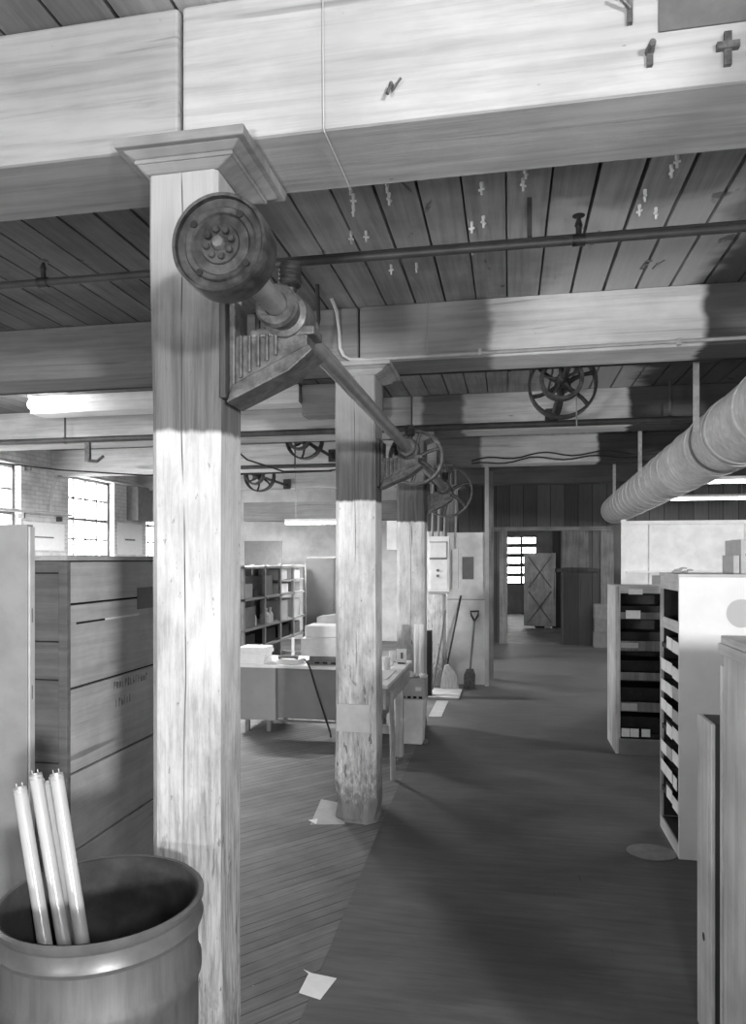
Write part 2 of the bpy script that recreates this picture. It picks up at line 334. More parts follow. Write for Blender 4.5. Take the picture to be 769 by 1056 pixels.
struct('trim_3', MB().box(1.16, 1.72, YF - .03, YF - .001, 1.72, OZ), 'greywood', label='paler upper boards right of the far doorway', cat='trim')
struct('trim_4', MB().box(1.98, 2.25, YF - .05, YF - .001, 0, OZ), 'greywood', label='grey upright board at the right end of the far dark wall', cat='trim')
struct('trim_5', MB().box(1.0, 1.98, YF - .035, YF - .001, 1.62, 1.70), 'darkwood', label='dark rail across the far boards', cat='trim')
# room beyond
struct('wall_beyond_left', MB().box(-2.6, -2.45, YF + .12, YE, 0, 3.0), 'plaster'); struct('wall_beyond_right', MB().box(3.2, 3.35, YF + .12, YE, 0, 3.0), 'darkwall')
W7 = (-.62, .95, 1.0, 2.75)
mb = MB(); mb.box(-2.6, W7[0], YE, YE + .2, 0, 3.0); mb.box(W7[1], 3.3, YE, YE + .2, 0, 3.0); mb.box(W7[0], W7[1], YE, YE + .2, 0, W7[2]); mb.box(W7[0], W7[1], YE, YE + .2, W7[3], 3.0)
struct('wall_beyond', mb, 'plaster', label='end wall of the room beyond the doorway', cat='wall')
f = MB()
for k in range(4): xx = W7[0] + (W7[1] - W7[0]) * k / 3; f.box(xx - .04, xx + .04, YE + .05, YE + .12, W7[2], W7[3])
for k in range(6): zz = W7[2] + (W7[3] - W7[2]) * k / 5; f.box(W7[0], W7[1], YE + .06, YE + .11, zz - .07, zz + .07)
w = struct('window_7', f, 'midmetal', (0, YE + .1, W7[2]), 'barred bright window far beyond the doorway', 'window')
MB().box(W7[0], W7[1], YE + .08, YE + .084, W7[2], W7[3]).build('pane', 'glass', w)
struct('wall_partition', MB().box(1.18, 3.2, 20.5, 20.6, 0, 3.0), 'darkwall', label='dark board partition beyond the doorway beside the braced door', cat='wall')
# ------------------------------------------------------------------ columns, bolsters and beams
def column(x0, x1, y0, y1, label, seed, dirt=1., wl=1., BZ=3.31, group=None):
    c = .03; cx, cy = (x0 + x1) / 2, (y0 + y1) / 2
    mb = MB(); rnd = random.Random(seed); zs = [0, .03, .12, .3, .7, 1.2, 1.8, 2.4, 2.9, BZ - .085]; rings = []
    for z in zs:
        j = .014 if z < .4 else (.006 if z < 1.0 else .002); cc = c * (1.7 if z < .15 else 1) * (.35 if z > 2.6 else 1)
        P = [(x0 + cc, y0), (x1 - cc, y0), (x1, y0 + cc), (x1, y1 - cc), (x1 - cc, y1), (x0 + cc, y1), (x0, y1 - cc), (x0, y0 + cc)]
        rings.append([mb.bm.verts.new((a + rnd.uniform(-j, j), b + rnd.uniform(-j, j), z)) for a, b in P])
    for a, b in zip(rings, rings[1:]):
        for k in range(8): mb.bm.faces.new((a[k], a[(k + 1) % 8], b[(k + 1) % 8], b[k]))
    mb.bm.faces.new(rings[0][::-1]); mb.bm.faces.new(rings[-1])
    root = thing('timber_column', label, 'column', (cx, cy, 0), group)
    mb.build('shaft', column_mat('whitewashed_post_%d' % seed, 2.32, seed * 3.7, dirt, wl), root)
    z1, z2 = BZ - .14, BZ; b = MB(); e = .05
    def frust(xa, xb, ya, yb, za, xc, xd, yc, yd, zb):
        A = [b.bm.verts.new(p) for p in ((xa, ya, za), (xb, ya, za), (xb, yb, za), (xa, yb, za))]; B = [b.bm.verts.new(p) for p in ((xc, yc, zb), (xd, yc, zb), (xd, yd, zb), (xc, yd, zb))]
        b.bm.faces.new(A[::-1]); b.bm.faces.new(B)
        for k in range(4): b.bm.faces.new((A[k], A[(k + 1) % 4], B[(k + 1) % 4], B[k]))
    frust(x0 - .004, x1 + .004, y0 - .004, y1 + .004, z2 - .088, x0 - .03, x1 + .06, y0 - .03, y1 + .06, z2 - .064)
    frust(x0 - .034, x1 + .066, y0 - .034, y1 + .066, z2 - .064, x0 - .034, x1 + .066, y0 - .034, y1 + .066, z2 - .05)
    frust(x0 - .034, x1 + .066, y0 - .034, y1 + .066, z2 - .05, x0 - .062, x1 + .10, y0 - .062, y1 + .10, z2 - .032)
    frust(x0 - .08, x1 + .12, y0 - .08, y1 + .12, z2 - .032, x0 - .082, x1 + .122, y0 - .082, y1 + .122, z2 - .001)
    b.build('capital', wood('capital_board_%d' % seed, .42 * wl ** 1.5, .62 * wl ** 1.5, 'x', 26, .7, .4), root, bev=.004)
    return root
c1 = column(-1.175, -.934, 2.20, 2.435, 'large whitewashed timber column nearest the camera, beside the drum', 1, 1.3, .62, 3.26)  # whitewash toned down here to offset the stronger light near the floods
c2 = column(-1.24, -.945, 5.05, 5.37, 'second whitewashed timber column, with a chewed dirty foot on the plank floor', 2, 1.1)
MB().box(-1.225, -.98, 5.036, 5.06, .66, .86, .002).build('paint_patch', 'cardboard', c2)['label'] = 'grey painted patch'
c3 = column(-1.24, -.93, 7.95, 8.25, 'third whitewashed column, standing behind the workbench', 3, .7)
t = thing('fuse_box', 'small white box mounted on the left side of the third column', 'fuse box', (-1.3, 8.08, 2.0)); MB().box(-1.36, -1.236, 8.0, 8.15, 2.01, 2.34, .006).build('body', 'white', t); MB().box(-1.35, -1.25, 7.99, 8.001, 2.03, 2.32, .003).build('cover', 'white', t)
c4 = column(-1.24, -.95, 10.75, 11.03, 'fourth column, behind the electrical cabinet', 4, .6)
column(-1.24, -.95, 13.6, 13.88, 'farthest timber column, behind the white partition panel', 5, .6)
JX = -1.063
def beam(name, x0, x1, y0, y1, z0, z1, label, zones, seed, rough=True):
    mb = MB(); mb.box(x0, x1, y0, y1, z0, z1)
    o = mb.build('ceiling_beam', beam_mat('beam_paint_%d' % seed, zones, x0, seed), None, (x0, (y0 + y1) / 2, z0), bev=.012)
    return tag(o, label, 'beam')
BY = [(2.20, 2.57), (5.05, 5.42), (7.92, 8.28), (10.75, 11.1), (13.6, 13.95)]
nm = ['nearest', 'second', 'third', 'fourth', 'fifth']
zl = [[(-9, .27)], [(-9, .17), (-1.3, .2)], [(-9, .5)], [(-9, .66)], [(-9, .5)]]
zr = [[(-9, .36), (1.6, .34)], [(-9, .30), (-.72, .34), (-.12, .88), (1.26, .09)], [(-9, .75), (-.95, .24), (-.5, .82), (1.24, .07)], [(-9, .2), (-.4, .72), (1.25, .06)], [(-9, .1)]]  # nearest beam toned darker, farther ones whiter, to offset the floods' falloff
for i, (a, b) in enumerate(BY):
    lL = ['nearest ceiling beam, left piece ending at the joint over the front column', 'second ceiling beam from the camera, dark left piece behind the front column', 'third ceiling beam, left piece running behind the boxed timber', 'fourth ceiling beam, pale left piece above the window', 'fifth ceiling beam, left piece near the far shelving'][i]
    lR = ['nearest ceiling beam, right piece with white paint and a grey patch', 'second ceiling beam, right piece with a conduit along its lower edge', 'third ceiling beam, right piece behind the big hanging pulley', 'fourth ceiling beam, right piece carrying slack cables', 'fifth ceiling beam, dark right piece by the duct'][i]
    zb = (3.26, 3.31, 3.31, 3.31, 3.31)[i]
    beam('b', XL, JX - .006, a, b, zb, CZ - .002, lL, zl[i], i * 2 + 1)
    beam('b', JX + .006, XR, a, b, zb, CZ - .002, lR, zr[i], i * 2 + 2)
# grey patch on the near beam, nails and hooks on its face
tag(MB().box(.425, .80, 2.194, 2.2, 3.428, 3.655).build('metal_patch_plate', 'metal_patch', None, (.6, 2.2, 3.428)), 'grey rectangular patch on the near beam at upper right', 'plate')
hk = [(-.355, 3.36, 'bent nail hanging on the near beam face above the ceiling pipe'), (.345, 3.52, 'forked dark hook high on the near beam face'), (.40, 3.375, 'short dark peg on the near beam below the forked hook'), (.61, 3.36, 'cross-shaped dark bracket on the near beam under the grey patch')]
for i, (xx, zz, lb) in enumerate(hk):
    m = MB()
    if i == 0: m.tube([(xx, 2.2, zz), (xx, 2.17, zz), (xx - .012, 2.165, zz - .035)], .006); m.tube([(xx, 2.19, zz - .01), (xx + .03, 2.17, zz + .012)], .004)
    elif i == 1: m.box(xx - .007, xx + .007, 2.185, 2.2, zz - .06, zz + .05); m.tube([(xx, 2.185, zz - .02), (xx - .03, 2.165, zz), (xx - .05, 2.165, zz + .012)], .006)
    elif i == 2: m.cyl((xx, 2.2, zz), (xx, 2.15, zz - .005), .014, .01, 8); m.box(xx - .008, xx + .008, 2.185, 2.2, zz - .045, zz)
    else: m.box(xx - .01, xx + .01, 2.187, 2.2, zz - .055, zz + .04); m.box(xx - .03, xx + .03, 2.183, 2.2, zz - .01, zz + .01)
    tag(m.build('hook', 'iron2', None, (xx, 2.2, zz)), lb, 'hook')
# ------------------------------------------------------------------ line shaft and its hangers
SX, SZ = -.72, 2.70
root = thing('line_shaft', 'long steel line shaft running from the near disc pulley along the columns', 'line shaft', (SX, 1.7, SZ))
MB().lathe([(.0001, 1.79), (.034, 1.79), (.036, 1.80), (.036, 9.2), (.0001, 9.2)], (SX, 0, SZ), 'y', 20).build('shaft', 'shaft', root, smooth=50)
R = .127; y0 = 1.70
d = MB(); d.lathe([(.0001, y0 + .012), (.02, y0 + .012), (.05, y0 + .012), (.052, y0 + .018), (.075, y0 + .02), (.08, y0 + .014), (.092, y0 + .012), (.096, y0 + .018), (R - .012, y0 + .016), (R - .010, y0 + .002), (R - .003, y0), (R, y0 + .006), (R + .001, y0 + .04), (R, y0 + .085), (R - .01, y0 + .092), (.05, y0 + .092), (.045, y0 + .13), (.0001, y0 + .13)], (SX, 0, SZ), 'y', 56)
disc = d.build('disc_pulley', 'iron', root, smooth=35); disc['label'] = 'dark solid disc pulley at the near end'
hub = MB(); hub.lathe([(.0001, y0 - .004), (.014, y0 - .004), (.018, y0 + .004), (.018, y0 + .014), (.0001, y0 + .014)], (SX, 0, SZ), 'y', 16).build('hub', 'iron2', disc, smooth=40)
for k in range(8):
    a = 2 * PI * k / 8 + .2; MB().lathe([(.0001, y0 + .002), (.007, y0 + .002), (.0085, y0 + .006), (.0085, y0 + .014), (.0001, y0 + .014)], (SX + .034 * math.cos(a), 0, SZ + .034 * math.sin(a)), 'y', 8).build('bolt', 'iron', disc)
for k in range(4):
    a = PI / 4 + .12 + k * PI / 2; MB().lathe([(.0001, y0 + .009), (.009, y0 + .009), (.009, y0 + .0175), (.0001, y0 + .0175)], (SX + .088 * math.cos(a), 0, SZ + .088 * math.sin(a)), 'y', 12).build('hole', 'black', disc)
def spoked(parent, x, y, z, R, w, ns=6, mat='iron', name='spoked_pulley', th=.018, rim=None):
    m = MB(); m.lathe([(R, y - w / 2), (R + .004, y), (R, y + w / 2), (R - th, y + w / 2), (R - th * 1.15, y), (R - th, y - w / 2)], (x, 0, z), 'y', 44, True)
    o = m.build(name, mat, parent, smooth=40)
    h = MB(); h.lathe([(.0001, y - w * .75), (R * .17, y - w * .75), (R * .24, y - w * .4), (R * .24, y + w * .4), (R * .17, y + w * .75), (.0001, y + w * .75)], (x, 0, z), 'y', 20); h.build('hub', mat, o, smooth=35)
    for k in range(ns):
        a = 2 * PI * k / ns + .35; c_, s_ = math.cos(a), math.sin(a)
        p = [(x + c_ * q * R - s_ * bend * R, y, z + s_ * q * R + c_ * bend * R) for q, bend in ((.15, 0), (.4, .05), (.7, .05), (.96, 0))]
        MB().tube(p, [R * .085, R * .07, R * .06, R * .07], 8).build('spoke', mat, o, smooth=50)
    return o
spoked(root, SX, 5.62, SZ, .215, .09, 6, 'iron2'); spoked(root, SX, 8.48, SZ, .30, .12, 6, 'iron2')
MB().lathe([(.036, 1.86), (.056, 1.865), (.06, 1.885), (.056, 1.905), (.046, 1.91), (.036, 1.915)], (SX, 0, SZ), 'y', 24).build('collar', 'iron2', root, smooth=40)
def bracket(cx, y, label):
    """cast post hanger: base plate on the column side, curved arm, bearing round the shaft"""
    r = thing('shaft_hanger', label, 'bearing bracket', (cx, y, SZ))
    for k in range(5): MB().box(cx + .06 + k * .03, cx + .07 + k * .03, y - .062, y - .048, SZ - .2 + k * .017, SZ - .062, .003).build('rib', 'iron2', r)
    dx = SX - cx
    MB().box(cx + .001, cx + .022, y - .085, y + .085, SZ - .27, SZ + .08, .004).build('back_board', 'darkwood', r)
    m = MB(); m.box(cx + .022, cx + .045, y - .06, y + .06, SZ - .25, SZ + .06, .006)
    m.prism([(cx + .04, SZ - .06), (cx + .04, SZ - .235), (cx + .085, SZ - .245), (SX - .01, SZ - .165), (SX + .075, SZ - .11), (SX + .075, SZ - .055), (SX - .06, SZ - .055)], 'y', y - .05, y + .05)
    m.prism([(cx + .04, SZ - .225), (cx + .02, SZ - .285), (cx + .10, SZ - .25), (SX + .02, SZ - .19), (SX + .10, SZ - .125), (SX + .085, SZ - .105)], 'y', y - .075, y + .075)
    m.build('arm', 'iron2', r, bev=.01)
    b = MB(); b.lathe([(.038, y - .15), (.062, y - .15), (.07, y - .138), (.066, y - .12), (.056, y - .11), (.058, y - .07), (.075, y - .06), (.08, y - .04), (.08, y + .04), (.075, y + .06), (.058, y + .07), (.056, y + .11), (.066, y + .12), (.066, y + .145), (.038, y + .15)], (SX, 0, SZ), 'y', 30, True)
    b.build('bearing', 'iron2', r, smooth=32)
    g = MB(); g.lathe([(.0001, .06), (.018, .06), (.022, .09), (.036, .10)] + [(.036 + (.003 if k % 2 else -.002), .105 + k * .007) for k in range(9)] + [(.032, .172), (.0001, .176)], (SX + .012, y - .03, SZ), 'z', 20)
    g.build('grease_cup', 'iron', r, smooth=30)
    for s in (-1, 1):
        MB().cyl((SX - .095, y + s * .045, SZ - .07), (SX - .095, y + s * .045, SZ + .035), .01, None, 8).cyl((SX - .095, y + s * .045, SZ + .01), (SX - .095, y + s * .045, SZ + .024), .017, None, 6).build('bolt', 'iron', r)
    MB().box(SX - .12, SX + .1, y - .055, y + .055, SZ - .07, SZ - .04, .008).build('cap_seat', 'iron2', r)
    return r
bracket(-.934, 2.30, 'cast iron shaft bracket on the side of the front column')
bracket(-.945, 5.2, 'cast iron shaft bracket on the second column'); bracket(-.93, 8.08, 'cast iron shaft bracket on the third column')
# counter shafts with big pulleys hung between beams
def counter(x, ya, yb, z, R, label, double):
    r = thing('counter_shaft', label, 'pulley', (x, ya, z))
    MB().cyl((x, ya + .002, z), (x, yb - .002, z), .025, None, 14).build('shaft', 'iron', r, smooth=50)
    ym = (ya + yb) / 2 - .35
    spoked(r, x, ym, z, R, .14, 6, 'iron'); 
    if double: spoked(r, x - .02, ym - .2, z, R * .62, .1, 5, 'iron2', 'inner_pulley', .03)
    for yy in (ya + .03, yb - .03): MB().box(x - .07, x + .07, yy - .028, yy + .028, z - .07, z + .12, .01).build('pillow_block', 'iron', r)
    return r
counter(.445, 5.42, 7.92, 3.39, .285, 'big dark spoked pulley hanging behind the second beam over the aisle', True)
counter(-2.66, 8.28, 10.75, 3.47, .245, 'dark spoked pulley left of the second column, below the third beam', True)
counter(-4.3, 11.1, 13.6, 3.36, .27, 'dark pulley over the far shelving, seen just right of the front column', True)
tag(MB().tube([(.55, 6.2, 3.30), (.553, 6.22, 3.1), (.555, 6.22, 3.02)], .006, 6).build('pull_cord', 'string', None, (.55, 6.2, 3.1)), 'white pull cord hanging from the big pulley over the aisle', 'cord')
# ------------------------------------------------------------------ pipes, conduits, wires
def pipe_run(name, label, x0, x1, y, z, r, mat, hang, dz=0, heads=(), cat='pipe'):
    t = thing(name, label, cat, (x0, y, z)); z1 = z + dz
    MB().cyl((x0, y, z), (x1, y, z1), r, None, 14).build('pipe', mat, t, smooth=50)
    for h in hang:
        zz = z + dz * (h - x0) / (x1 - x0); m = MB(); m.box(h - .012, h + .012, y - .003, y + .003, zz + r, CZ - .001); m.lathe([(r + .001, -.012), (r + .006, -.012), (r + .006, .012), (r + .001, .012)], (h, y, zz), 'x', 16, True)
        m.build('hanger', mat, t)
    for h in heads:
        m = MB(); zz = z + dz * (h - x0) / (x1 - x0); m.cyl((h, y, zz), (h, y, zz + .07), .014, None, 10); m.cyl((h, y, zz + .07), (h, y, zz + .11), .02, .008, 8); m.lathe([(.0001, 0), (.03, .002), (.03, .005), (.0001, .008)], (h, y, zz + .115), 'z', 12); m.cyl((h - .03, y, zz), (h + .03, y, zz), r + .007, None, 12)
        m.build('sprinkler_head', 'iron', t, smooth=40)
    return t
pipe_run('sprinkler_pipe', 'dark sprinkler pipe crossing below the ceiling between the first two beams', XL, XR, 3.6, 3.455, .021, 'pipe', (-5.5, -1.6, 2.3), -.015, (-2.56, .33))
pipe_run('water_pipe', 'second thinner pipe running just behind the sprinkler pipe', -1.3, XR, 3.69, 3.50, .017, 'pipe', (.1, 2.7))
pipe_run('heating_pipe', 'dark pipe between the second and third beams', XL, XR, 6.0, 3.47, .022, 'pipe', (-4, 0, 3))
pipe_run('steam_pipe', 'dark pipe along the near side of the third beam', XL, XR, 7.72, 3.32, .035, 'pipe', (-5.2, -3.9, 1.6))
pipe_run('drain_pipe', 'dark pipe along the near side of the fourth beam left of the columns', -4.9, -1.3, 10.5, 3.32, .03, 'pipe', (-3.2, -2.2))
t = thing('conduit', 'pale conduit dropping from the ceiling and running along the second beam', 'conduit', (-1.2, 5.0, 3.33))
MB().tube([(-1.215, 4.86, CZ), (-1.205, 4.97, 3.66), (-1.20, 5.02, 3.55), (-1.195, 5.025, 3.42), (-1.17, 5.028, 3.365), (-1.12, 5.03, 3.335), (-.98, 5.03, 3.328), (2, 5.03, 3.345), (XR, 5.03, 3.345)], .013, 10).build('tube', 'conduit', t, smooth=50)
for xx in (-.2, 1.1, 2.4): MB().box(xx - .012, xx + .012, 5.012, 5.05, 3.315, 3.36, .003).build('clip', 'conduit', t)
tag(MB().tube([(-1.25, 4.6, CZ), (-1.245, 4.62, 3.5), (-1.29, 4.64, 3.3)], .014, 8).build('hanging_rod', 'rubber', None, (-1.25, 4.6, CZ)), 'dark rod hanging from the ceiling beside the pale conduit', 'rod')
tag(MB().tube([(-.577, 2.192, CZ - .01), (-.576, 2.19, 3.5), (-.574, 2.19, 3.26), (-.574, 2.2, 3.252), (-.57, 2.56, 3.252), (-.57, 2.58, 3.27), (-.74, 3.33, CZ - .012), (-.66, 4.2, CZ - .012), (-.566, 4.9, CZ - .012), (-.568, 5.02, CZ - .03), (-.57, 5.035, 3.35)], .002, 6).build('hanging_wire', 'string', None, (-.577, 2.19, 3.3)), 'thin pale wire running over the beams and ceiling boards near the front column', 'wire')
for k, (z0, am) in enumerate(((3.43, .03), (3.37, .025))):
    pts = [(-.55 + .12 * q, 10.72, z0 - .07 * max(0, 1 - q / 7) + am * math.sin(q * .9 + k)) for q in range(40)]
    tag(MB().tube(pts, .011, 6).build('cable', 'rubber', None, (-.5, 10.7, z0)), ['upper slack black cable on the fourth beam', 'lower slack black cable on the fourth beam'][k], 'cable')
tag(MB().tube([(-3.35, 8.3, 3.30), (-3.25, 8.6, 3.16), (-3.02, 9.4, 3.1), (-2.6, 10.2, 3.2), (-2.4, 10.74, 3.32)], .012, 6).build('cable', 'rubber', None, (-3.3, 8.3, 3.2)), 'slack dark cable between the third and fourth beams left of the second column', 'cable')
m = MB(); m.box(-4.93, -4.87, 7.70, 7.74, 3.06, 3.286); m.tube([(-4.9, 7.72, 3.07), (-4.78, 7.72, 3.06), (-4.70, 7.72, 3.12)], .018, 6)
tag(m.build('pipe_hook', 'iron2', None, (-4.9, 7.72, 3.34)), 'small dark hook bracket hanging below the third beam pipe near the bare bulb', 'hook')
hooks = [(-.749, 3.382), (-.759, 3.492), (-.782, 3.597), (-.572, 3.398), (-.582, 3.516), (-.775, 3.897), (-.86, 3.905), (-.712, 4.374), (-.555, 4.375), (-.127, 3.5), (-.195, 3.902), (-.131, 3.848), (-.204, 4.179), (.079, 3.392), (.069, 3.5), (.744, 3.421), (.738, 3.508), (.66, 3.72), (.66, 3.871), (.749, 3.919)]
h0 = None
for hx, hy in hooks:
    hx -= .004
    if h0 is None:
        m = MB(); m.cyl((0, 0, .012), (0, 0, -.02), .010, .009, 8); m.cyl((0, 0, -.02), (0, 0, -.06), .0065, None, 8); m.cyl((-.016, 0, -.034), (.016, 0, -.034), .0065, None, 8)
        h0 = m.build('ceiling_peg', 'ceramic', None, (0, 0, 0), smooth=50); tag(h0, 'small white cross-shaped peg screwed into the ceiling boards', 'peg', 'small white pegs in the ceiling'); o = h0
    else: o = h0.copy(); C.objects.link(o)
    o.location = (hx, hy, CZ); o.rotation_euler = (0, 0, random.uniform(0, 6))
m = MB(); z_ = CZ - .001
for pts in ([(.765, 4.30), (.75, 4.42)], [(.765, 4.305), (.80, 4.305)], [(.757, 4.36), (.785, 4.36)], [(.75, 4.415), (.788, 4.415)], [(.838, 4.35), (.825, 4.43)], [(.836, 4.37), (.87, 4.31)]): m.tube([(a + .055, b + .3, z_) for a, b in pts], .006, 6)
m.build('pencil_mark', 'mark', ceil)
# boxed timbers under the ceiling
tag(MB().box(-5.25, -2.14, 7.15, 7.42, 3.525, CZ - .002, .006).build('boxed_timber', beam_mat('boxed_timber_paint', [(-9, .74)], -5.2, 31), None, (-5.2, 7.3, 3.52)), 'pale square timber hung under the ceiling beside the bare lamp', 'timber')
tag(MB().box(-2.12, -1.3, 7.2, 7.45, 3.40, CZ - .002, .006).build('boxed_timber', beam_mat('boxed_timber_paint_2', [(-9, .3)], -2.1, 33), None, (-2.1, 7.3, 3.4)), 'short grey timber behind the top of the second column', 'timber')
tag(MB().box(-5.6, -1.3, 14.6, 14.95, 2.72, 3.12, .01).build('boxed_beam', beam_mat('boxed_beam_paint', [(-9, .42), (-3.1, .2)], -5.6, 35), None, (-5.6, 14.8, 2.72)), 'low grey boxed beam above the far shelving', 'beam')
# ------------------------------------------------------------------ duct
p0 = V((1.665, .3, 2.99)); p1 = V((2.255, 16.35, 2.97)); D = p1 - p0; r = .292
duct = thing('ventilation_duct', 'large round galvanised duct running along the right under the beams', 'duct', p0)
q = Matrix.Translation(p0) @ D.to_track_quat('Z', 'Y').to_matrix().to_4x4(); L = D.length
rings = [.9 + k * .86 for k in range(9)] + [8.5 + k * .5 for k in range(15)]
prof = [(r, 0)]
for s_ in rings:
    prof += [(r, s_ - .012), (r + .008, s_ - .007), (r + .008, s_ + .007), (r, s_ + .012), (r - .001, s_ + .03), (r + .003, s_ + .04), (r, s_ + .05)]
prof += [(r, L)]; prof = [a for a in prof if a[1] <= L]
m = MB(); m.lathe(prof, (0, 0, 0), 'z', 48); bmesh.ops.transform(m.bm, matrix=q, verts=m.bm.verts[:]); m.build('tube', 'galv', duct, smooth=30)
for s_ in (4.25, 6.65):
    m = MB(); m.lathe([(r + .004, s_ - .035), (r + .012, s_ - .03), (r + .012, s_ + .03), (r + .004, s_ + .035)], (0, 0, 0), 'z', 48, True); bmesh.ops.transform(m.bm, matrix=q, verts=m.bm.verts[:])
    m.build('joint_band', 'galv' if s_ < 5 else 'metal_plate', duct, smooth=30)
for s_ in (1.6, 6.2, 9.6, 12.8):
    c_ = p0 + D.normalized() * s_
    m = MB(); m.box(c_.x - .36, c_.x - .31, c_.y - .003, c_.y + .003, c_.z, CZ - .001); m.box(c_.x + .31, c_.x + .36, c_.y - .003, c_.y + .003, c_.z, CZ - .001); m.lathe([(r + .006, -.025), (r + .012, -.025), (r + .012, .025), (r + .006, .025)], c_, 'y', 40, True)
    m.build('hanger_strap', 'galv', duct)
# ------------------------------------------------------------------ lamps
t = thing('bare_bulb', 'bare glowing bulb hanging under the ceiling at upper left', 'lamp', (-5.02, 6.85, 3.58))
MB().cyl((-5.02, 6.85, 3.64), (-5.02, 6.85, CZ), .03, .035, 14).build('socket', 'ceramic', t, smooth=40)
MB().lathe([(.0001, -.075), (.02, -.068), (.033, -.045), (.033, -.025), (.018, .02), (.016, .06)], (-5.02, 6.85, 3.585), 'z', 16).build('bulb', 'lamp', t, smooth=60)
def fluor(x0, x1, y, z, label, n=2, ztop=None):
    t = thing('fluorescent_fixture', label, 'lamp', (x0, y, z))
    MB().box(x0, x1, y - .07, y + .07, z + .045, z + .1, .01).build('housing', 'white', t)
    for k in range(n):
        yy = y + (k - (n - 1) / 2) * .09; MB().cyl((x0 + .02, yy, z + .02), (x1 - .02, yy, z + .02), .019, None, 12).build('tube', 'fluor', t, smooth=50)
        for xx in (x0 + .012, x1 - .012): MB().box(xx - .01, xx + .01, yy - .012, yy + .012, z + .0, z + .05).build('tube_holder', 'white', t)
    top = ztop or CZ
    for xx in (x0 + .2, x1 - .2): MB().cyl((xx, y, z + .1), (xx, y, top), .006, None, 6).build('hanging_rod', 'steel', t)
fluor(2.38, 4.5, 11.7, 3.06, 'upper lit fluorescent fixture over the right storage bay'); fluor(2.6, 4.6, 14.9, 3.06, 'lower lit fluorescent fixture farther back on the right')
fluor(-4.15, -2.45, 13.0, 2.56, 'lit fluorescent fixture left of the second column'); 
fluor(-4.95, -3.9, 9.6, 3.05, 'added fluorescent fixture for fill light, out of sight behind the front column')  # unseen fixture, added to carry a fill lamp
fluor(2.35, 4.5, 7.2, 3.05, 'added fluorescent fixture for fill light over the right bins, hidden by the duct')  # added behind the duct as housing for another fill lamp
# ------------------------------------------------------------------ drum and lamp tubes
DX, DY, DR, DH = -1.10, 1.80, .27, .98
t = thing('storage_drum', 'open dark drum in the lower left corner holding white tubes', 'drum', (DX, DY, 0))
MB().lathe([(.0001, .001), (DR - .02, .001), (DR - .012, .01), (DR - .012, .34), (DR - .004, .355), (DR - .004, .375), (DR - .012, .39), (DR - .012, .745), (DR - .003, .76), (DR - .003, .785), (DR - .012, .80), (DR - .013, DH - .075)], (DX, DY, 0), 'z', 64, caps=False).build('body', 'drum', t, smooth=35)
MB().lathe([(DR - .012, DH - .085), (DR - .002, DH - .082), (DR + .002, DH - .07), (DR - .004, DH - .058), (DR - .006, DH - .03), (DR + .002, DH - .018), (DR + .003, DH - .006), (DR - .004, DH), (DR - .012, DH - .004), (DR - .014, DH - .03)], (DX, DY, 0), 'z', 64, True).build('rim', 'drumrim', t, smooth=35)
MB().lathe([(DR - .0118, DH - .002), (DR - .016, DH - .006), (DR - .017, DH - .09), (DR - .017, .03), (.0001, .025)], (DX, DY, 0), 'z', 48, caps=False).build('lining', 'druminside', t, smooth=35)
tl = [((-1.015, 1.65, .08), (-1.43, 1.90, 1.227), 'leftmost of the white tubes standing in the drum'),
      ((-.99, 1.70, .07), (-1.411, 1.945, 1.255), 'second white tube from the left in the drum'),
      ((-.945, 1.72, .06), (-1.41, 2.0, 1.215), 'third white tube in the drum, mostly behind the others'),
      ((-.935, 1.68, .07), (-1.33, 1.93, 1.265), 'rightmost white tube in the drum, leaning left')]
for a, b, lb in tl:
    a, b = V(a), V(b); u = (b - a).normalized(); t = thing('fluorescent_tube', lb, 'tube', a, 'spent tubes in the drum')
    MB().cyl(a + u * .02, b - u * .012, .0195, None, 20).build('glass_tube', 'tubewhite', t, smooth=50)
    for e, s_ in ((a, 1), (b, -1)):
        m = MB(); m.cyl(e + u * s_ * .004, e + u * s_ * .022, .0185, .0198, 18); o_ = u.orthogonal() * .006
        for g in (-1, 1): m.cyl(e + o_ * g - u * s_ * .008, e + o_ * g + u * s_ * .006, .0016, None, 6)
        m.build('end_cap', 'cap', t, smooth=40)
# ------------------------------------------------------------------ left crates
t = thing('painted_panel', 'tall pale painted panel standing at the left edge before the dark crate', 'panel', (-2.6, 2.76, 0))
MB().box(-3.3, -2.022, 2.735, 2.775, 0.001, 2.05, .003).build('board', 'panel', t)
for zz in (.55, 1.33, 1.66): MB().cyl((-2.018, 2.755, zz - .03), (-2.018, 2.755, zz + .03), .007, None, 8).build('hinge_pin', 'iron', t)
MB().box(-2.021, -2.012, 2.742, 2.772, .01, 2.04).build('edge_strip', 'conduit', t)
m = MB(); m.tube([(-2.19, 2.734, 1.415), (-2.245, 2.733, 1.345), (-2.225, 2.734, 1.25)], .004, 6); m.build('scratch', 'string', t)
CX1, CX0, CY0, CY1, CT = -2.2, -3.3, 3.29, 4.62, 1.918
t = thing('shipping_crate', 'tall dark plank crate between the pale panel and the front column', 'crate', ((CX0 + CX1) / 2, (CY0 + CY1) / 2, 0))
m = MB(); m.box(CX0 + .02, CX1 - .022, CY0 + .022, CY1 - .02, .001, CT - .02); m.build('carcass', 'black', t)
zz = [.002, .395, .80, 1.237, 1.67, CT - .025]
for a, b in zip(zz, zz[1:]): MB().box(CX1 - .022, CX1, CY0 + .02, CY1, a + .006, b - .006, .003).build('side_board', 'crate', t)
for a, b in zip((.002, .45, .86, 1.285, 1.48, 1.83), (.45, .86, 1.285, 1.48, 1.83, CT - .024)): MB().box(CX0, CX1 - .001, CY0, CY0 + .02, a + .003, b - .003, .003).build('end_board', 'crateshade', t)
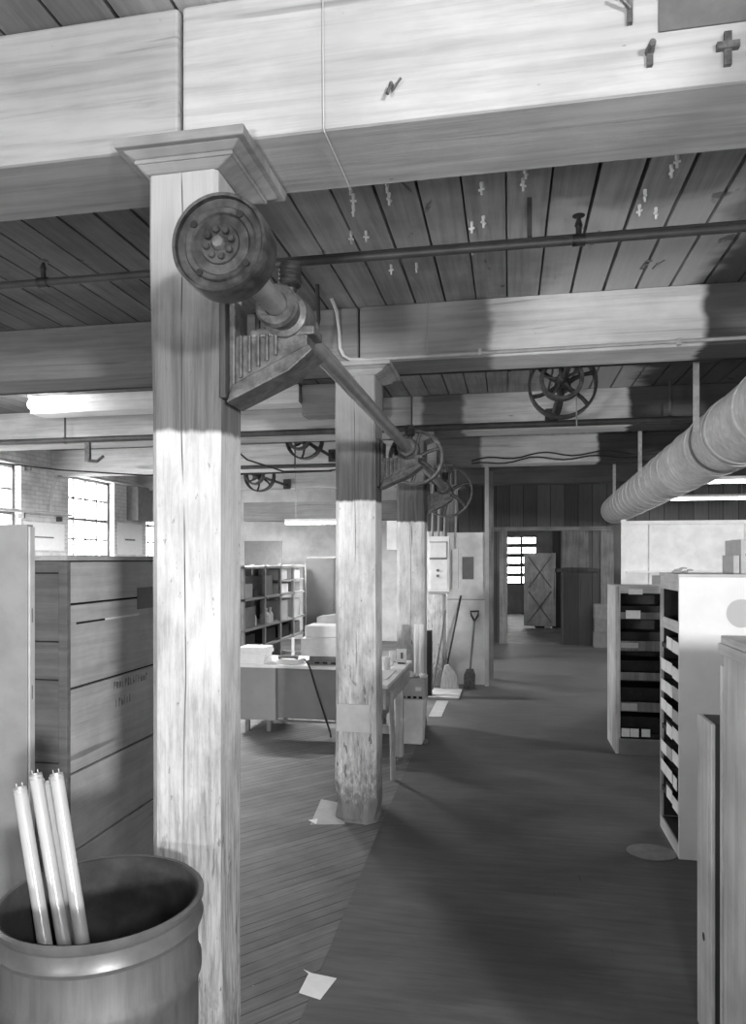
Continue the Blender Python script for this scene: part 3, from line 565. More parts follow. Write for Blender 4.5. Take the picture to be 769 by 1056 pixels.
MB().box(CX1 - .045, CX1 + .004, CY0 - .014, CY0 + .018, .002, CT - .03, .004).build('corner_batten', 'crateshade', t)
MB().box(CX0 - .01, CX1 + .008, CY0 - .02, CY1 + .01, CT - .024, CT, .004).build('lid', 'crate', t)
MB().box(CX1, CX1 + .003, 3.98, 4.17, 1.60, 1.73).build('label_card', 'metal_plate', t)
m = MB(); m.box(CX1 + .0005, CX1 + .006, 3.36, 3.62, 1.565, 1.575); m.build('dark_slot', 'black', t)
m = MB(); m.box(CX1 + .0005, CX1 + .006, 3.62, 3.99, 1.565, 1.575); m.build('pale_strip', 'card', t)
rs = random.Random(3)
m = MB()
for row, (zz_, n, hgt) in enumerate(((1.16, 13, .05), (1.06, 6, .05))):
    for k in range(n):
        yy = 3.72 + k * .03 + row * .02; m.box(CX1 + .0003, CX1 + .0012, yy, yy + .006, zz_, zz_ + hgt * rs.uniform(.7, 1)); 
        if rs.random() < .6: m.box(CX1 + .0003, CX1 + .0012, yy, yy + .018, zz_ + rs.choice((0, .022, .04)), zz_ + rs.choice((.006, .028, .046)) + .001)
sm_ = m.build('stencil_marks', 'stencil', t)
# ------------------------------------------------------------------ right foreground crate and posts
t = thing('tall_crate', 'tall pale board crate at the right edge nearest the camera', 'crate', (1.15, 2.2, 0))
m = MB(); ysb = [1.5, 1.74, 1.98, 2.22, 2.47, 2.715]
m.box(.765, 2.5, 1.5, 2.70, .002, 1.60); m.build('carcass', 'palecrate', t)  # carcass widened out of view to keep the flood off the bin cabinet
for a, b in zip(ysb, ysb[1:]): MB().box(.742, .766, a + .002, b - .002, .002, 1.60, .003).build('side_board', 'palecrate', t)
MB().box(.735, 2.51, 1.49, 2.725, 1.605, 1.632, .003).build('lid', 'paley', t); MB().box(.73, .743, 1.5, 2.74, 1.565, 1.604, .003).build('top_batten', 'paley', t)
tag(MB().box(.745, .762, 2.745, 2.775, .002, 1.52, .003).build('pale_batten', 'lightwood', None, (.75, 2.76, 0)), 'thin pale batten standing behind the near right crate', 'batten')
t = thing('timber_post', 'dark timber post with one pale face beside the right crate', 'post', (.81, 3.05, 0))
MB().box(.775, .86, 2.95, 3.15, .002, 1.265, .004).build('core', 'darkwood', t); MB().box(.76, .776, 2.948, 3.152, .002, 1.268, .002).build('pale_face', 'palecrate', t)
m = MB(); m.lathe([(.0001, -.003), (.016, -.001), (.016, .004), (.0001, .004)], (.759, 3.05, .40), 'x', 12); m.build('knot', 'darkwood', t)
# ------------------------------------------------------------------ bin cabinet (near right)
AX0, AX1, AY0, AY1, AT = 1.055, 1.8, 4.82, 5.40, 1.808
t = thing('bin_cabinet', 'pale pigeonhole cabinet on the right with many white labels', 'cabinet', ((AX0 + AX1) / 2, (AY0 + AY1) / 2, 0))
sx, sz_ = 1.42 - (AX0 + AX1) / 2, 1.565
MB().box(AX0, AX1, AY0, AY0 + .02, .002, AT - .02).build('near_side_panel', stain_mat('cabinet_side_board', .74, sx, sz_, .088, .44), t)
MB().box(AX0, AX1, AY1 - .02, AY1, .002, AT - .02).build('far_side_panel', 'paleshelf', t)
MB().box(AX0 + .02, AX1 - .02, AY1 - .024, AY1 - .0205, .09, AT - .025).build('shade_lining', 'dark', t); MB().box(AX0 + .02, AX1 - .02, AY0 + .0205, AY0 + .024, .09, AT - .025).build('shade_lining', 'dark', t)  # dark sheets added inside so the openings look deeply shaded
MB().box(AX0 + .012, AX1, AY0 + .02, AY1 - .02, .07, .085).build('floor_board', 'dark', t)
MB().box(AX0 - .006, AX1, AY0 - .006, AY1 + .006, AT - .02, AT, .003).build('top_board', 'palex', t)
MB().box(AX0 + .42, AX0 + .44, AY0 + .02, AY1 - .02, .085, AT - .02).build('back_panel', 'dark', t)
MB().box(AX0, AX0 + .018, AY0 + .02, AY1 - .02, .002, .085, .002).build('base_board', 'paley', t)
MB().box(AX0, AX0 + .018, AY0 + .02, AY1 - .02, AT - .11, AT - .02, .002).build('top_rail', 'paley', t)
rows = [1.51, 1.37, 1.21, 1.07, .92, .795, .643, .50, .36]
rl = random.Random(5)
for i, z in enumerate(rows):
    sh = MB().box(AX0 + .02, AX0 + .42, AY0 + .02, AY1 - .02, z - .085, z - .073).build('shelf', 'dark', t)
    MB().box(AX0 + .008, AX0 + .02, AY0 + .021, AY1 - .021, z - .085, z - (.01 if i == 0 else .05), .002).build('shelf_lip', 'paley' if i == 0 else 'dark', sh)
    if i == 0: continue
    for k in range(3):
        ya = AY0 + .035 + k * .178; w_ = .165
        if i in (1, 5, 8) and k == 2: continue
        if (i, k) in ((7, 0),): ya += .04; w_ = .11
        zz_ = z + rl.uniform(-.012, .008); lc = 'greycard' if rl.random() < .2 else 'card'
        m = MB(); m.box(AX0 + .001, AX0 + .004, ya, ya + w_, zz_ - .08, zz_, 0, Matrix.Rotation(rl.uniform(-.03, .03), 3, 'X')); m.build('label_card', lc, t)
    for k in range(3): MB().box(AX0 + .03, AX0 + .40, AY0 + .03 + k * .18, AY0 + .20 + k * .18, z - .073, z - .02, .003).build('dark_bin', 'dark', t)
# things on top of the bin cabinet
t = thing('cardboard_carton', 'pale carton on top of the bin cabinet at the right edge', 'box', (1.62, 5.15, AT))
MB().box(1.465, 1.77, 4.98, 5.33, AT + .001, AT + .222, .003).build('body', 'cardboard', t); MB().box(1.462, 1.773, 5.14, 5.17, AT + .222, AT + .2235).build('tape', 'greycard', t)
MB().box(1.49, 1.52, 4.9785, 4.98, AT + .12, AT + .128).build('mark', 'mark', t)
tag(MB().box(1.425, 1.462, 5.0, 5.25, AT + .001, AT + .12, .003).build('small_box', 'greycard', None, (1.44, 5.1, AT)), 'small grey box beside the pale carton on the bin cabinet', 'box')
m = MB(); 
for k in range(5): m.lathe([(.0001, 0), (.03 - k * .002, .002), (.03 - k * .003, .012), (.0001, .016)], (1.12 + k * .022, 5.2 + (k % 2) * .05, AT + .001 + (k % 3) * .012), 'z', 8)
tag(m.build('rag', 'greycard', None, (1.16, 5.2, AT), smooth=60), 'crumpled grey rag on the left end of the bin cabinet top', 'rag')
tag(MB().box(1.0, 1.045, 6.2, 6.24, 1.66, 1.80).build('tag_card', 'card', None, (1.02, 6.2, 1.66)), 'white card pinned between the two bin cabinets', 'card') if False else None
# ------------------------------------------------------------------ second bin shelf
BX0, BX1, BY0, BY1, BT = 1.02, 1.62, 7.33, 7.93, 1.64
t = thing('bin_shelf', 'pale open bin shelf beyond the labelled cabinet, facing the camera', 'shelf', ((BX0 + BX1) / 2, (BY0 + BY1) / 2, 0))
MB().box(BX0, BX0 + .045, BY0, BY1, .002, BT, .003).build('side_panel', 'paleshelf', t); MB().box(BX1 - .03, BX1, BY0, BY1, .002, BT).build('side_panel', 'paleshelf', t)
MB().box(BX0 + .045, BX1 - .03, BY0, BY1, BT - .07, BT, .003).build('top_board', 'palex', t); MB().box(BX0 + .04, BX1, BY1 - .02, BY1, .01, BT - .02).build('back_panel', 'dark', t)
for (a, b) in ((1.32, 1.385), (1.01, 1.105), (.725, .80), (.42, .51), (.165, .20)): 
    s_ = MB().box(BX0 + .045, BX1 - .03, BY0 + .02, BY1 - .02, a, a + .018).build('shelf', 'dark', t); MB().box(BX0 + .046, BX1 - .031, BY0 + .002, BY0 + .018, a, b, .002).build('shelf_lip', 'greywood' if b > .3 else 'dark', s_)
for k in range(5):
    z_ = (1.385, 1.105, .80, .51, .20)[k]
    MB().box(BX0 + .06, BX1 - .05, BY0 + .2, BY1 - .05, z_ - .04, z_ + .05 + .02 * k).build('stored_box', 'dark', t)
for (xa, xb, za, zb) in ((1.14, 1.27, 1.56, 1.612), (1.115, 1.25, 1.325, 1.405), (1.07, 1.23, 1.04, 1.09), (1.075, 1.22, .43, .50), (1.075, 1.15, .175, .255), (1.155, 1.235, .175, .255), (1.26, 1.34, .18, .255), (1.19, 1.31, .07, .14)): MB().box(xa, xb, BY0 - .006, BY0 - .001, za, zb).build('label_card', 'card' if (xb - xa) < .14 else 'greycard', t)
MB().box(BX0 + .03, BX1 - .04, BY0 - .03, BY0 + .018, .004, .155, .005).build('bottom_bin', 'metal_plate', t)
# ------------------------------------------------------------------ white partition on the right, boards
t = thing('white_partition', 'white framed partition panel on the right behind the bin cabinets', 'partition', (2.2, 9.6, 0))
MB().box(1.45, 3.6, 9.6, 9.62, .002, 2.36).build('panel', 'white', t)
for x_ in (1.40, 1.735, 2.86): MB().box(x_, x_ + (.055 if x_ < 1.5 else .03), 9.545, 9.6, .002, 2.41 if x_ < 1.5 else 2.36, .003).build('upright', 'white', t)
MB().box(1.455, 3.6, 9.55, 9.6, 2.345, 2.39, .003).build('top_rail', 'white', t); MB().box(1.455, 3.6, 9.5, 9.6, 1.73, 1.76, .003).build('shelf_rail', 'white', t)
for x_ in (2.15, 2.5, 2.9): MB().box(x_, x_ + .04, 9.5, 9.55, 1.66, 1.73).build('shelf_block', 'white', t)
MB().box(1.75, 3.6, 9.585, 9.6, .002, 1.70).build('dark_backing', 'midmetal', t)
tag(MB().box(1.80, 2.13, 16.1, 16.4, .002, .33, .004).build('stored_carton', 'metal_plate', None, (1.8, 16.2, 0)), 'lowest carton of the grey stack by the far dark wall', 'box')
tag(MB().box(1.82, 2.12, 16.1, 16.4, .334, .62, .004).build('stored_carton', 'metal_plate', None, (1.8, 16.2, .334)), 'middle carton of the grey stack by the far dark wall', 'box')
tag(MB().box(1.81, 2.11, 16.12, 16.4, .624, .93, .004).build('stored_carton', 'swatch', None, (1.8, 16.2, .624)), 'top carton of the grey stack by the far dark wall', 'box')
# ------------------------------------------------------------------ braced door in the room beyond
t = thing('braced_door', 'pale plank door with crossed braces standing open beyond the doorway', 'door', (.84, 20.4, 0))
dx0, dx1, dz0, dz1, dy = .40, 1.26, .06, 2.08, 20.4
MB().box(dx0, dx1, dy, dy + .03, dz0, dz1).build('planks', 'doorboard', t)
zm = (dz0 + dz1) / 2
m = MB()
for (xa, xb, za, zb) in ((dx0, dx0 + .1, dz0, dz1), (dx1 - .1, dx1, dz0, dz1), (dx0 + .1, dx1 - .1, dz0, dz0 + .1), (dx0 + .1, dx1 - .1, dz1 - .1, dz1), (dx0 + .1, dx1 - .1, zm - .05, zm + .05)): m.box(xa, xb, dy - .025, dy, za, zb)
m.build('frame', 'doorboard', t)
for (z_a, z_b, s_) in ((dz0 + .1, zm - .05, 1), (dz0 + .1, zm - .05, -1), (zm + .05, dz1 - .1, 1), (zm + .05, dz1 - .1, -1)):
    xa, xb = (dx0 + .12, dx1 - .12) if s_ > 0 else (dx1 - .12, dx0 + .12)
    o = MB().tube([(xa, dy - .012, z_a), (xb, dy - .012, z_b)], .022, 4).build('brace', 'swatch', t)
MB().box(dx0 + .3, dx1 - .3, dy + .001, dy + .03, .0, .06).build('guide_block', 'iron', t)
# ------------------------------------------------------------------ white panel, post, electrical cabinet, tools
t = thing('board_screen', 'white board panel across the aisle end behind the broom', 'panel', (-.64, 11.0, 0))
MB().box(-.93, -.365, 10.98, 11.01, 1.30, 2.31, .003).build('upper_board', 'panelwhite', t); MB().box(-.93, -.34, 10.97, 11.0, .002, 1.285, .003).build('lower_board', 'panelwhite', t)
MB().box(-.93, -.35, 10.975, 11.0, 1.285, 1.30).build('seam_strip', 'greycard', t)
tag(MB().box(-.36, -.30, 10.85, 10.93, .002, BZ - .002, .003).build('thin_post', 'cardboard', None, (-.33, 10.9, 0)), 'thin pale post from floor to beam right of the white panel', 'post')
tag(MB().box(-.335, -.245, 11.5, 11.6, .002, BZ, .003).build('dark_post', 'greywood', None, (-.29, 11.55, 0)), 'darker grey post just behind the thin pale post', 'post')
tag(MB().box(-.70, -.53, 10.955, 10.979, 1.60, 1.94, .003).build('wall_plate', 'metal_plate', None, (-.6, 10.97, 1.6)), 'grey rectangular plate on the white panel right of the electrical cabinet', 'plate')
t = thing('electrical_cabinet', 'pale electrical cabinet mounted on the fourth column', 'electrical box', (-1.02, 10.62, 1.4))
MB().box(-1.17, -.86, 10.52, 10.749, 1.43, 2.24, .008).build('body', 'white', t); MB().box(-1.145, -.90, 10.505, 10.52, 1.93, 2.15, .012).build('upper_door', 'white', t)
MB().box(-1.15, -.895, 10.506, 10.521, 2.152, 2.162).build('door_seam', 'mark', t); MB().box(-1.15, -.895, 10.512, 10.521, 1.90, 1.925).build('door_seam', 'mark', t); MB().box(-.898, -.888, 10.512, 10.521, 1.92, 2.16).build('door_seam', 'mark', t); MB().box(-1.145, -.885, 10.51, 10.521, 1.47, 1.90, .006).build('lower_door', 'white', t)
for z_ in (1.66, 1.74): MB().lathe([(.0001, 10.495), (.02, 10.495), (.022, 10.505), (.022, 10.511), (.0001, 10.511)], (-1.03, 0, z_), 'y', 12).build('knob', 'metal_plate', t)
MB().box(-1.16, -.87, 10.50, 10.55, 1.395, 1.43, .005).build('bottom_lip', 'greycard', t)
for k, x_ in enumerate((-1.12, -1.03, -.94)): MB().tube([(x_, 10.62, 2.24), (x_ + .01, 10.62, 2.7), (x_ + .02, 10.64, BZ)], .02, 8).build('conduit', 'midmetal', t, smooth=50)
t = thing('switch_box', 'narrow pale switch box right of the electrical cabinet', 'switch box', (-.80, 10.9, 1.45)); MB().box(-.845, -.755, 10.86, 10.979, 1.46, 2.06, .005).build('body', 'white', t); MB().cyl((-.80, 10.92, 2.06), (-.80, 10.92, BZ), .014, None, 8).build('conduit', 'conduit', t)
t = thing('push_broom', 'upright broom with pale bristles leaning on the white panel', 'broom', (-.85, 10.55, 0))
MB().tube([(-.90, 10.53, .33), (-.72, 10.955, 1.35)], .014, 10).build('handle', 'darkwood', t, smooth=50)
m = MB(); A = [(-.99, 10.46, .003), (-.72, 10.46, .003), (-.72, 10.58, .003), (-.99, 10.58, .003)]; B = [(-.965, 10.47, .2), (-.745, 10.47, .22), (-.745, 10.57, .22), (-.965, 10.57, .2)]; Cc = [(-.93, 10.49, .36), (-.86, 10.49, .37), (-.86, 10.56, .37), (-.93, 10.56, .36)]
RR = [[m.bm.verts.new(p) for p in q_] for q_ in (A, B, Cc)]; m.bm.faces.new(RR[0][::-1]); m.bm.faces.new(RR[2])
for a, b in zip(RR, RR[1:]):
    for k in range(4): m.bm.faces.new((a[k], a[(k + 1) % 4], b[(k + 1) % 4], b[k]))
m.build('bristles', 'bristle', t, bev=.015); MB().tube([(-.955, 10.52, .26), (-.755, 10.52, .275)], .058, 8).build('stitching', 'cardboard', t) if False else None
t = thing('shovel', 'dark shovel with a D-shaped grip leaning on the white panel', 'shovel', (-.55, 10.75, 0))
MB().tube([(-.57, 10.72, .28), (-.515, 10.92, .98)], .016, 10).build('shaft', 'greywood', t, smooth=50)
m = MB(); m.tube([(-.515, 10.92, .97), (-.56, 10.935, 1.05), (-.575, 10.94, 1.115), (-.455, 10.94, 1.12), (-.465, 10.935, 1.055), (-.512, 10.92, .975)], .015, 8); m.build('grip', 'darkwood', t, smooth=50)
m = MB(); P = [(-.66, 0), (-.50, 0), (-.49, .2), (-.52, .29), (-.62, .29), (-.66, .2)]; m.prism(P, 'y', 10.64, 10.648); bmesh.ops.rotate(m.bm, cent=(-.58, 10.64, 0), matrix=Matrix.Rotation(-.25, 3, 'X'), verts=m.bm.verts[:]); m.build('blade', 'iron2', t)
tag(MB().tube([(-1.09, 10.3, .01), (-1.03, 10.4, .4), (-.96, 10.45, .8), (-.92, 10.5, 1.16)], .012, 8).build('bent_stick', 'greywood', None, (-1.09, 10.3, 0), smooth=50), 'thin bent stick leaning left of the broom', 'stick')
tag(MB().box(-.905, -.79, 8.36, 8.44, .002, .66, .004).build('dark_box', 'dark', None, (-.85, 8.4, 0)), 'tall narrow dark box behind the two white paper rolls', 'box') if False else None
tag(MB().box(-1.14, -1.05, 9.8, 9.95, .002, .92, .004).build('narrow_box', 'dark', None, (-1.1, 9.9, 0)), 'tall narrow dark box behind the white paper rolls', 'box')
m = MB(); m.box(-1.09, -.67, 9.75, 10.42, .005, .03, .003); tag(m.build('floor_board', 'palex', None, (-.88, 10.1, 0)), 'flat pale board lying on the floor before the broom', 'board')
tag(MB().box(-.955, -.80, 8.6, 9.6, .0045, .012).build('floor_sheet', 'cardboard', None, (-.88, 9, .005)), 'pale cardboard strip on the floor beyond the trash bin', 'sheet')
# ------------------------------------------------------------------ workbench, bin and its box
t = thing('workbench', 'wooden workbench with a pale top behind the second column', 'workbench', (-1.22, 6.5, 0))
wx0, wx1, wy0, wy1, wz = -1.38, -.985, 5.75, 7.2, .88
MB().box(wx0, wx1 + .02, wy0 - .02, wy1, wz - .03, wz, .004).build('top', 'panelwhite', t)
m = MB(); m.box(wx1 - .025, wx1, wy0, wy1 - .02, wz - .2, wz - .03); m.build('side_apron', 'paley', t); MB().box(wx0 + .02, wx1 - .03, wy0, wy0 + .025, wz - .15, wz - .03).build('front_apron', 'palex', t)
for (x_, y_) in ((wx1 - .07, 6.68), (wx0 + .02, wy0 + .02), (wx0 + .02, wy1 - .1)): MB().box(x_, x_ + .07, y_, y_ + .09, .04, wz - .03, .003).build('leg', 'palecrate', t); MB().cyl((x_ + .035, y_ + .045, .002), (x_ + .035, y_ + .045, .04), .025, .03, 10).build('foot', 'steel', t)
MB().box(wx0 + .08, wx1 - .08, 6.7, 6.74, .25, .33).build('stretcher', 'palex', t)
MB().box(-1.45, -1.0, 6.85, 7.15, .03, .6).build('drawer_box', 'palecrate', t) if False else None
tag(MB().tube([(-.965, 5.9, .80), (-.975, 6.0, .45), (-.985, 6.12, .002)], [.02, .022, .024], 8).build('pale_stick', 'lightwood', None, (-.98, 6.1, 0), smooth=50), 'pale wooden stick leaning on the bench right of the second column', 'stick')
t = thing('trash_bin', 'pale battered trash bin between the workbench and the aisle', 'bin', (-.975, 7.42, 0))
m = MB(); A = [(-1.075, 7.3), (-.875, 7.3), (-.875, 7.52), (-1.075, 7.52)]; B = [(-1.095, 7.28), (-.855, 7.28), (-.855, 7.54), (-1.095, 7.54)]
RA = [m.bm.verts.new((*p, .006)) for p in A]; RB = [m.bm.verts.new((*p, .47)) for p in B]; RC = [m.bm.verts.new((p[0] * .97 - .03, 7.41 + (p[1] - 7.41) * .9, .47)) for p in B]; m.bm.faces.new(RA[::-1])
for k in range(4): m.bm.faces.new((RA[k], RA[(k + 1) % 4], RB[(k + 1) % 4], RB[k]))
m.bm.faces.new(RB); m.build('body', 'panelwhite', t, bev=.008); MB().cyl((-.845, 7.33, .03), (-.845, 7.36, .03), .025, None, 10).build('caster', 'steel', t)
t = thing('open_box', 'grey box with dark slots sitting on the trash bin', 'box', (-.97, 7.42, .47))
MB().box(-1.10, -.845, 7.27, 7.55, .474, .685, .004).build('body', 'cardboard', t)
for k in range(4): MB().box(-1.08 + k * .058, -1.045 + k * .058, 7.265, 7.272, .482, .505).build('slot', 'black', t)
MB().box(-.94, -.88, 7.266, 7.27, .56, .60).build('label_card', 'card', t)
for k, (x_, lb) in enumerate(((-.945, 'left white paper roll standing on the grey box'), (-.895, 'right white paper roll standing on the grey box'))):
    t = thing('paper_roll', lb, 'paper roll', (x_, 7.4, .686)); m = MB(); m.lathe([(.02, .69), (.026, .69), (.026, 1.23), (.02, 1.23)], (x_, 7.4 - k * .01, 0), 'z', 18, True); m.build('sheet', 'paper', t, smooth=40); MB().cyl((x_, 7.4 - k * .01, .69), (x_, 7.4 - k * .01, 1.2), .019, None, 12).build('core', 'greycard', t)
m = MB(); m.lathe([(.0001, .006), (.03, 0), (.05, .01), (.055, .035), (.03, .055), (.0001, .05)], (-1.01, 7.35, .687), 'z', 7); m.lathe([(.0001, .006), (.03, 0), (.04, .01), (.045, .03), (.02, .045), (.0001, .04)], (-.865, 7.33, .687), 'z', 6); tag(m.build('crumpled_paper', 'paper', None, (-.96, 7.34, .687)), 'crumpled white paper around the foot of the paper rolls', 'paper')
# things on the bench
for (x_, y_, h_, lb) in ((-1.12, 6.55, .12, 'pale mug on the workbench nearest the second column'), (-1.14, 7.05, .11, 'pale mug at the far end of the workbench')):
    t = thing('mug', lb, 'mug', (x_, y_, wz)); MB().lathe([(.0001, .002), (.032, .002), (.036, .01), (.037, h_), (.033, h_), (.032, .015), (.0001, .012)], (x_, y_, wz), 'z', 18).build('cup', 'panelwhite', t, smooth=40)
    MB().tube([(x_ + .034, y_, wz + h_ * .8), (x_ + .062, y_, wz + h_ * .75), (x_ + .064, y_, wz + h_ * .35), (x_ + .034, y_, wz + h_ * .25)], .006, 8).build('handle', 'panelwhite', t, smooth=50)
t = thing('card_holder', 'white card in a stand at the far end of the workbench', 'card', (-1.03, 6.95, wz)); MB().box(-1.085, -.985, 6.95, 6.96, wz + .005, wz + .145).build('card', 'card', t); MB().box(-1.07, -1.0, 6.93, 6.98, wz + .001, wz + .012).build('base', 'iron', t); MB().box(-1.045, -1.02, 6.948, 6.95, wz + .05, wz + .11).build('mark', 'mark', t)
tag(MB().box(-1.35, -1.02, 6.0, 6.5, wz + .001, wz + .006).build('paper_sheet', 'paper', None, (-1.3, 6.2, wz), ), 'white paper sheet spread on the workbench', 'paper')
# ------------------------------------------------------------------ desk and its load
t = thing('steel_desk', 'pale grey steel desk left of the second column', 'desk', (-2.2, 7.9, 0))
ex0, ex1, ey0, ey1, ez = -2.93, -1.36, 7.5, 8.25, .75
MB().box(ex0 - .01, ex1 + .01, ey0 - .02, ey1 + .01, ez - .035, ez, .006).build('top', 'white', t)
MB().box(ex0, ex0 + .42, ey0, ey1, .14, ez - .036, .006).build('left_pedestal', 'greymetal', t); MB().box(ex1 - .4, ex1, ey0, ey1, .14, ez - .036, .006).build('right_pedestal', 'greymetal', t)
MB().box(ex0 + .435, ex1 - .41, ey0 + .04, ey0 + .06, .16, ez - .05, .003).build('modesty_panel', 'greymetal', t); MB().box(ex0 + .42, ex1 - .4, ey0 + .03, ey0 + .05, .125, .15).build('kick_rail', 'midmetal', t)
for x_ in (ex0 + .05, ex0 + .3, ex1 - .33, ex1 - .08):
    for y_ in (ey0 + .06, ey1 - .1): MB().box(x_, x_ + .045, y_, y_ + .045, .002, .141).build('leg', 'steel', t)
def stack(name, x0, x1, y0, y1, z, n, h, label, mat='paper', seed=1):
    t = thing(name, label, 'paper stack', ((x0 + x1) / 2, (y0 + y1) / 2, z)); q = random.Random(seed)
    for k in range(n):
        a, b = q.uniform(-.012, .012), q.uniform(-.012, .012); MB().box(x0 + a, x1 + a, y0 + b, y1 + b, z + .0005 + k * h, z + k * h + h - .0005, .001).build('sheaf', mat if k % 3 else 'card', t)
stack('paper_stack', -2.95, -2.64, 7.53, 7.8, ez, 5, .036, 'stack of white papers at the left end of the steel desk', 'paper', 4)
t = thing('desk_phone', 'low dark-topped telephone on the papers of the steel desk', 'telephone', (-2.4, 7.7, ez)); MB().box(-2.52, -2.26, 7.55, 7.78, ez + .001, ez + .05, .012).build('body', 'card', t); MB().tube([(-2.50, 7.6, ez + .066), (-2.46, 7.59, ez + .078), (-2.32, 7.59, ez + .078), (-2.28, 7.6, ez + .066)], [.022, .016, .016, .022], 8).build('handset', 'metal_plate', t, smooth=50)
tag(MB().tube([(-2.42, 7.86, ez + .001), (-2.42, 7.86, ez + .26)], .017, 8).build('spike', 'panelwhite', None, (-2.42, 7.86, ez)), 'thin pale spindle standing on the steel desk', 'spindle')
t = thing('machine_tray', 'dark tray under the white cartons on the steel desk', 'tray', (-1.95, 7.75, ez)); MB().box(-2.17, -1.70, 7.56, 7.95, ez + .001, ez + .05, .006).build('base', 'metal_plate', t); MB().box(-2.15, -1.72, 7.58, 7.93, ez + .05, ez + .09, .006).build('lid', 'swatch', t)
for k in range(4): MB().box(-2.08 + k * .09, -2.03 + k * .09, 7.555, 7.561, ez + .018, ez + .034).build('slot', 'black', t)
t = thing('white_carton', 'larger white carton on the dark tray of the steel desk', 'box', (-2.0, 7.75, ez + .091)); MB().box(-2.24, -1.72, 7.57, 7.93, ez + .092, ez + .29, .01).build('body', 'card', t); MB().box(-2.20, -1.70, 7.60, 7.92, ez + .29, ez + .295).build('flap', 'paper', t)
tag(MB().box(-2.21, -1.71, 7.6, 7.92, ez + .297, ez + .425, .02).build('paper_bundle', 'paper', None, (-2, 7.75, ez + .297)), 'white bundle on top of the larger carton on the desk', 'paper bundle')
m = MB(); m.prism([(-2.19, ez + .427), (-1.62, ez + .427), (-1.62, ez + .60), (-1.9, ez + .585), (-2.05, ez + .53), (-2.19, ez + .51)], 'y', 7.98, 8.2); tag(m.build('covered_machine', 'cardboard', None, (-1.9, 8.1, ez + .427)), 'pale covered machine behind the white bundle on the desk', 'machine') if False else m.bm.free()
t = thing('typewriter', 'pale covered office machine behind the white carton on the desk', 'machine', (-1.9, 8.08, ez)); m = MB(); m.prism([(-2.17, ez + .002), (-1.5, ez + .002), (-1.5, ez + .60), (-1.75, ez + .585), (-1.95, ez + .525), (-2.17, ez + .49)], 'y', 7.97, 8.2); m.build('cover', 'cardboard', t, bev=.01); MB().box(-2.1, -1.55, 7.99, 8.18, ez + .0005, ez + .03).build('base', 'metal_plate', t)
tag(MB().tube([(-2.2, 7.56, ez + .06), (-2.13, 7.47, ez + .03), (-2.1, 7.47, ez - .05), (-2.02, 7.46, .45), (-1.93, 7.45, .2), (-1.88, 7.44, .06), (-1.86, 7.4, .015)], .01, 6).build('power_cord', 'rubber', None, (-2.1, 7.46, 0)), 'black cord hanging diagonally down the front of the steel desk', 'cord')
tag(MB().box(-2.66, -2.22, 7.55, 7.9, ez + .0004, ez + .0009).build('paper_sheet', 'paper', None, (-2.4, 7.7, ez)), 'white paper sheets under the telephone on the desk', 'paper')
# ------------------------------------------------------------------ shelving and locker at the back left
t = thing('steel_rack', 'open steel shelving with small stores at the back left', 'shelving', (-3.85, 10.75, 0))
py = [9.42, 10.3, 11.05, 11.75, 12.45]
for y_ in py:
    for x_ in (-3.62, -4.08): MB().box(x_ - .02, x_ + .02, y_ - .03, y_ + .03, .002, 1.82).build('post', 'rack', t)
for z_ in (.25, .62, .92, 1.35, 1.80): MB().box(-4.08, -3.6, py[0] - .03, py[-1] + .03, z_ - .035, z_, .002).build('shelf', 'rack', t)
MB().box(-4.07, -3.61, 11.05, 12.45, 1.555, 1.57).build('half_shelf', 'rack', t)
MB().box(-4.10, -4.09, py[0], py[-1], .1, 1.8).build('back_sheet', 'metal_plate', t)
st = [(9.75, 1.35, .16, .2, 'cardboard', 'tan carton'), (10.05, 1.35, .1, .12, 'dark', 'dark tin'), (10.6, 1.35, .2, .3, 'metal_plate', 'grey carton'), (11.35, 1.57, .2, .17, 'card', 'white carton'), (12.05, 1.57, .22, .17, 'card', 'white carton'), (11.4, 1.35, .22, .15, 'panelwhite', 'pale carton'), (12.1, 1.35, .2, .16, 'swatch', 'dark grey carton'), (9.8, .92, .22, .3, 'metal_plate', 'grey bin'), (11.4, .92, .18, .3, 'cardboard', 'tan carton'), (12.1, .92, .22, .3, 'cardboard', 'tan carton'), (9.8, .62, .2, .2, 'dark', 'dark bin'), (10.7, .62, .25, .22, 'dark', 'dark bin'), (11.5, .62, .25, .2, 'dark', 'dark bin'), (12.1, .62, .2, .2, 'swatch', 'grey bin')]
tier = {1.57: 'half shelf', 1.35: 'second shelf', .92: 'middle shelf', .62: 'lower shelf'}
for y_, z_, w_, h_, mt, nm_ in st:
    bay = 'nearest' if y_ < 10.3 else ('second' if y_ < 11.05 else ('third' if y_ < 11.75 else 'farthest'))
    o = MB().box(-4.02, -3.66, y_ - w_, y_ + w_, z_ + .001, z_ + h_, .004).build('stored_box', mt, None, (-3.84, y_, z_))
    tag(o, '%s on the %s, %s bay of the back left shelving%s' % (nm_, tier[z_], bay, ', toward the column' if (y_, z_) == (10.05, 1.35) else ''), 'box', 'stores on the back left shelving')
for k, y_ in enumerate((10.12, 10.62, 10.85)):
    t = thing('bottle', ['small white bottle at the front post of the back left shelving', 'white jug on the middle shelf of the back left shelving', 'white bottle beside the jug on the back left shelving'][k], 'bottle', (-3.72, y_, .92), 'white bottles on the shelving'); R_ = (.045, .085, .05)[k]
    MB().lathe([(.0001, .001), (R_, .003), (R_, .12), (R_ * .4, .17), (R_ * .4, .2), (.0001, .2)], (-3.72, y_, .92), 'z', 14).build('body', 'paper', t, smooth=40); MB().cyl((-3.72, y_, 1.12), (-3.72, y_, 1.145), R_ * .45, None, 10).build('cap', 'card', t)
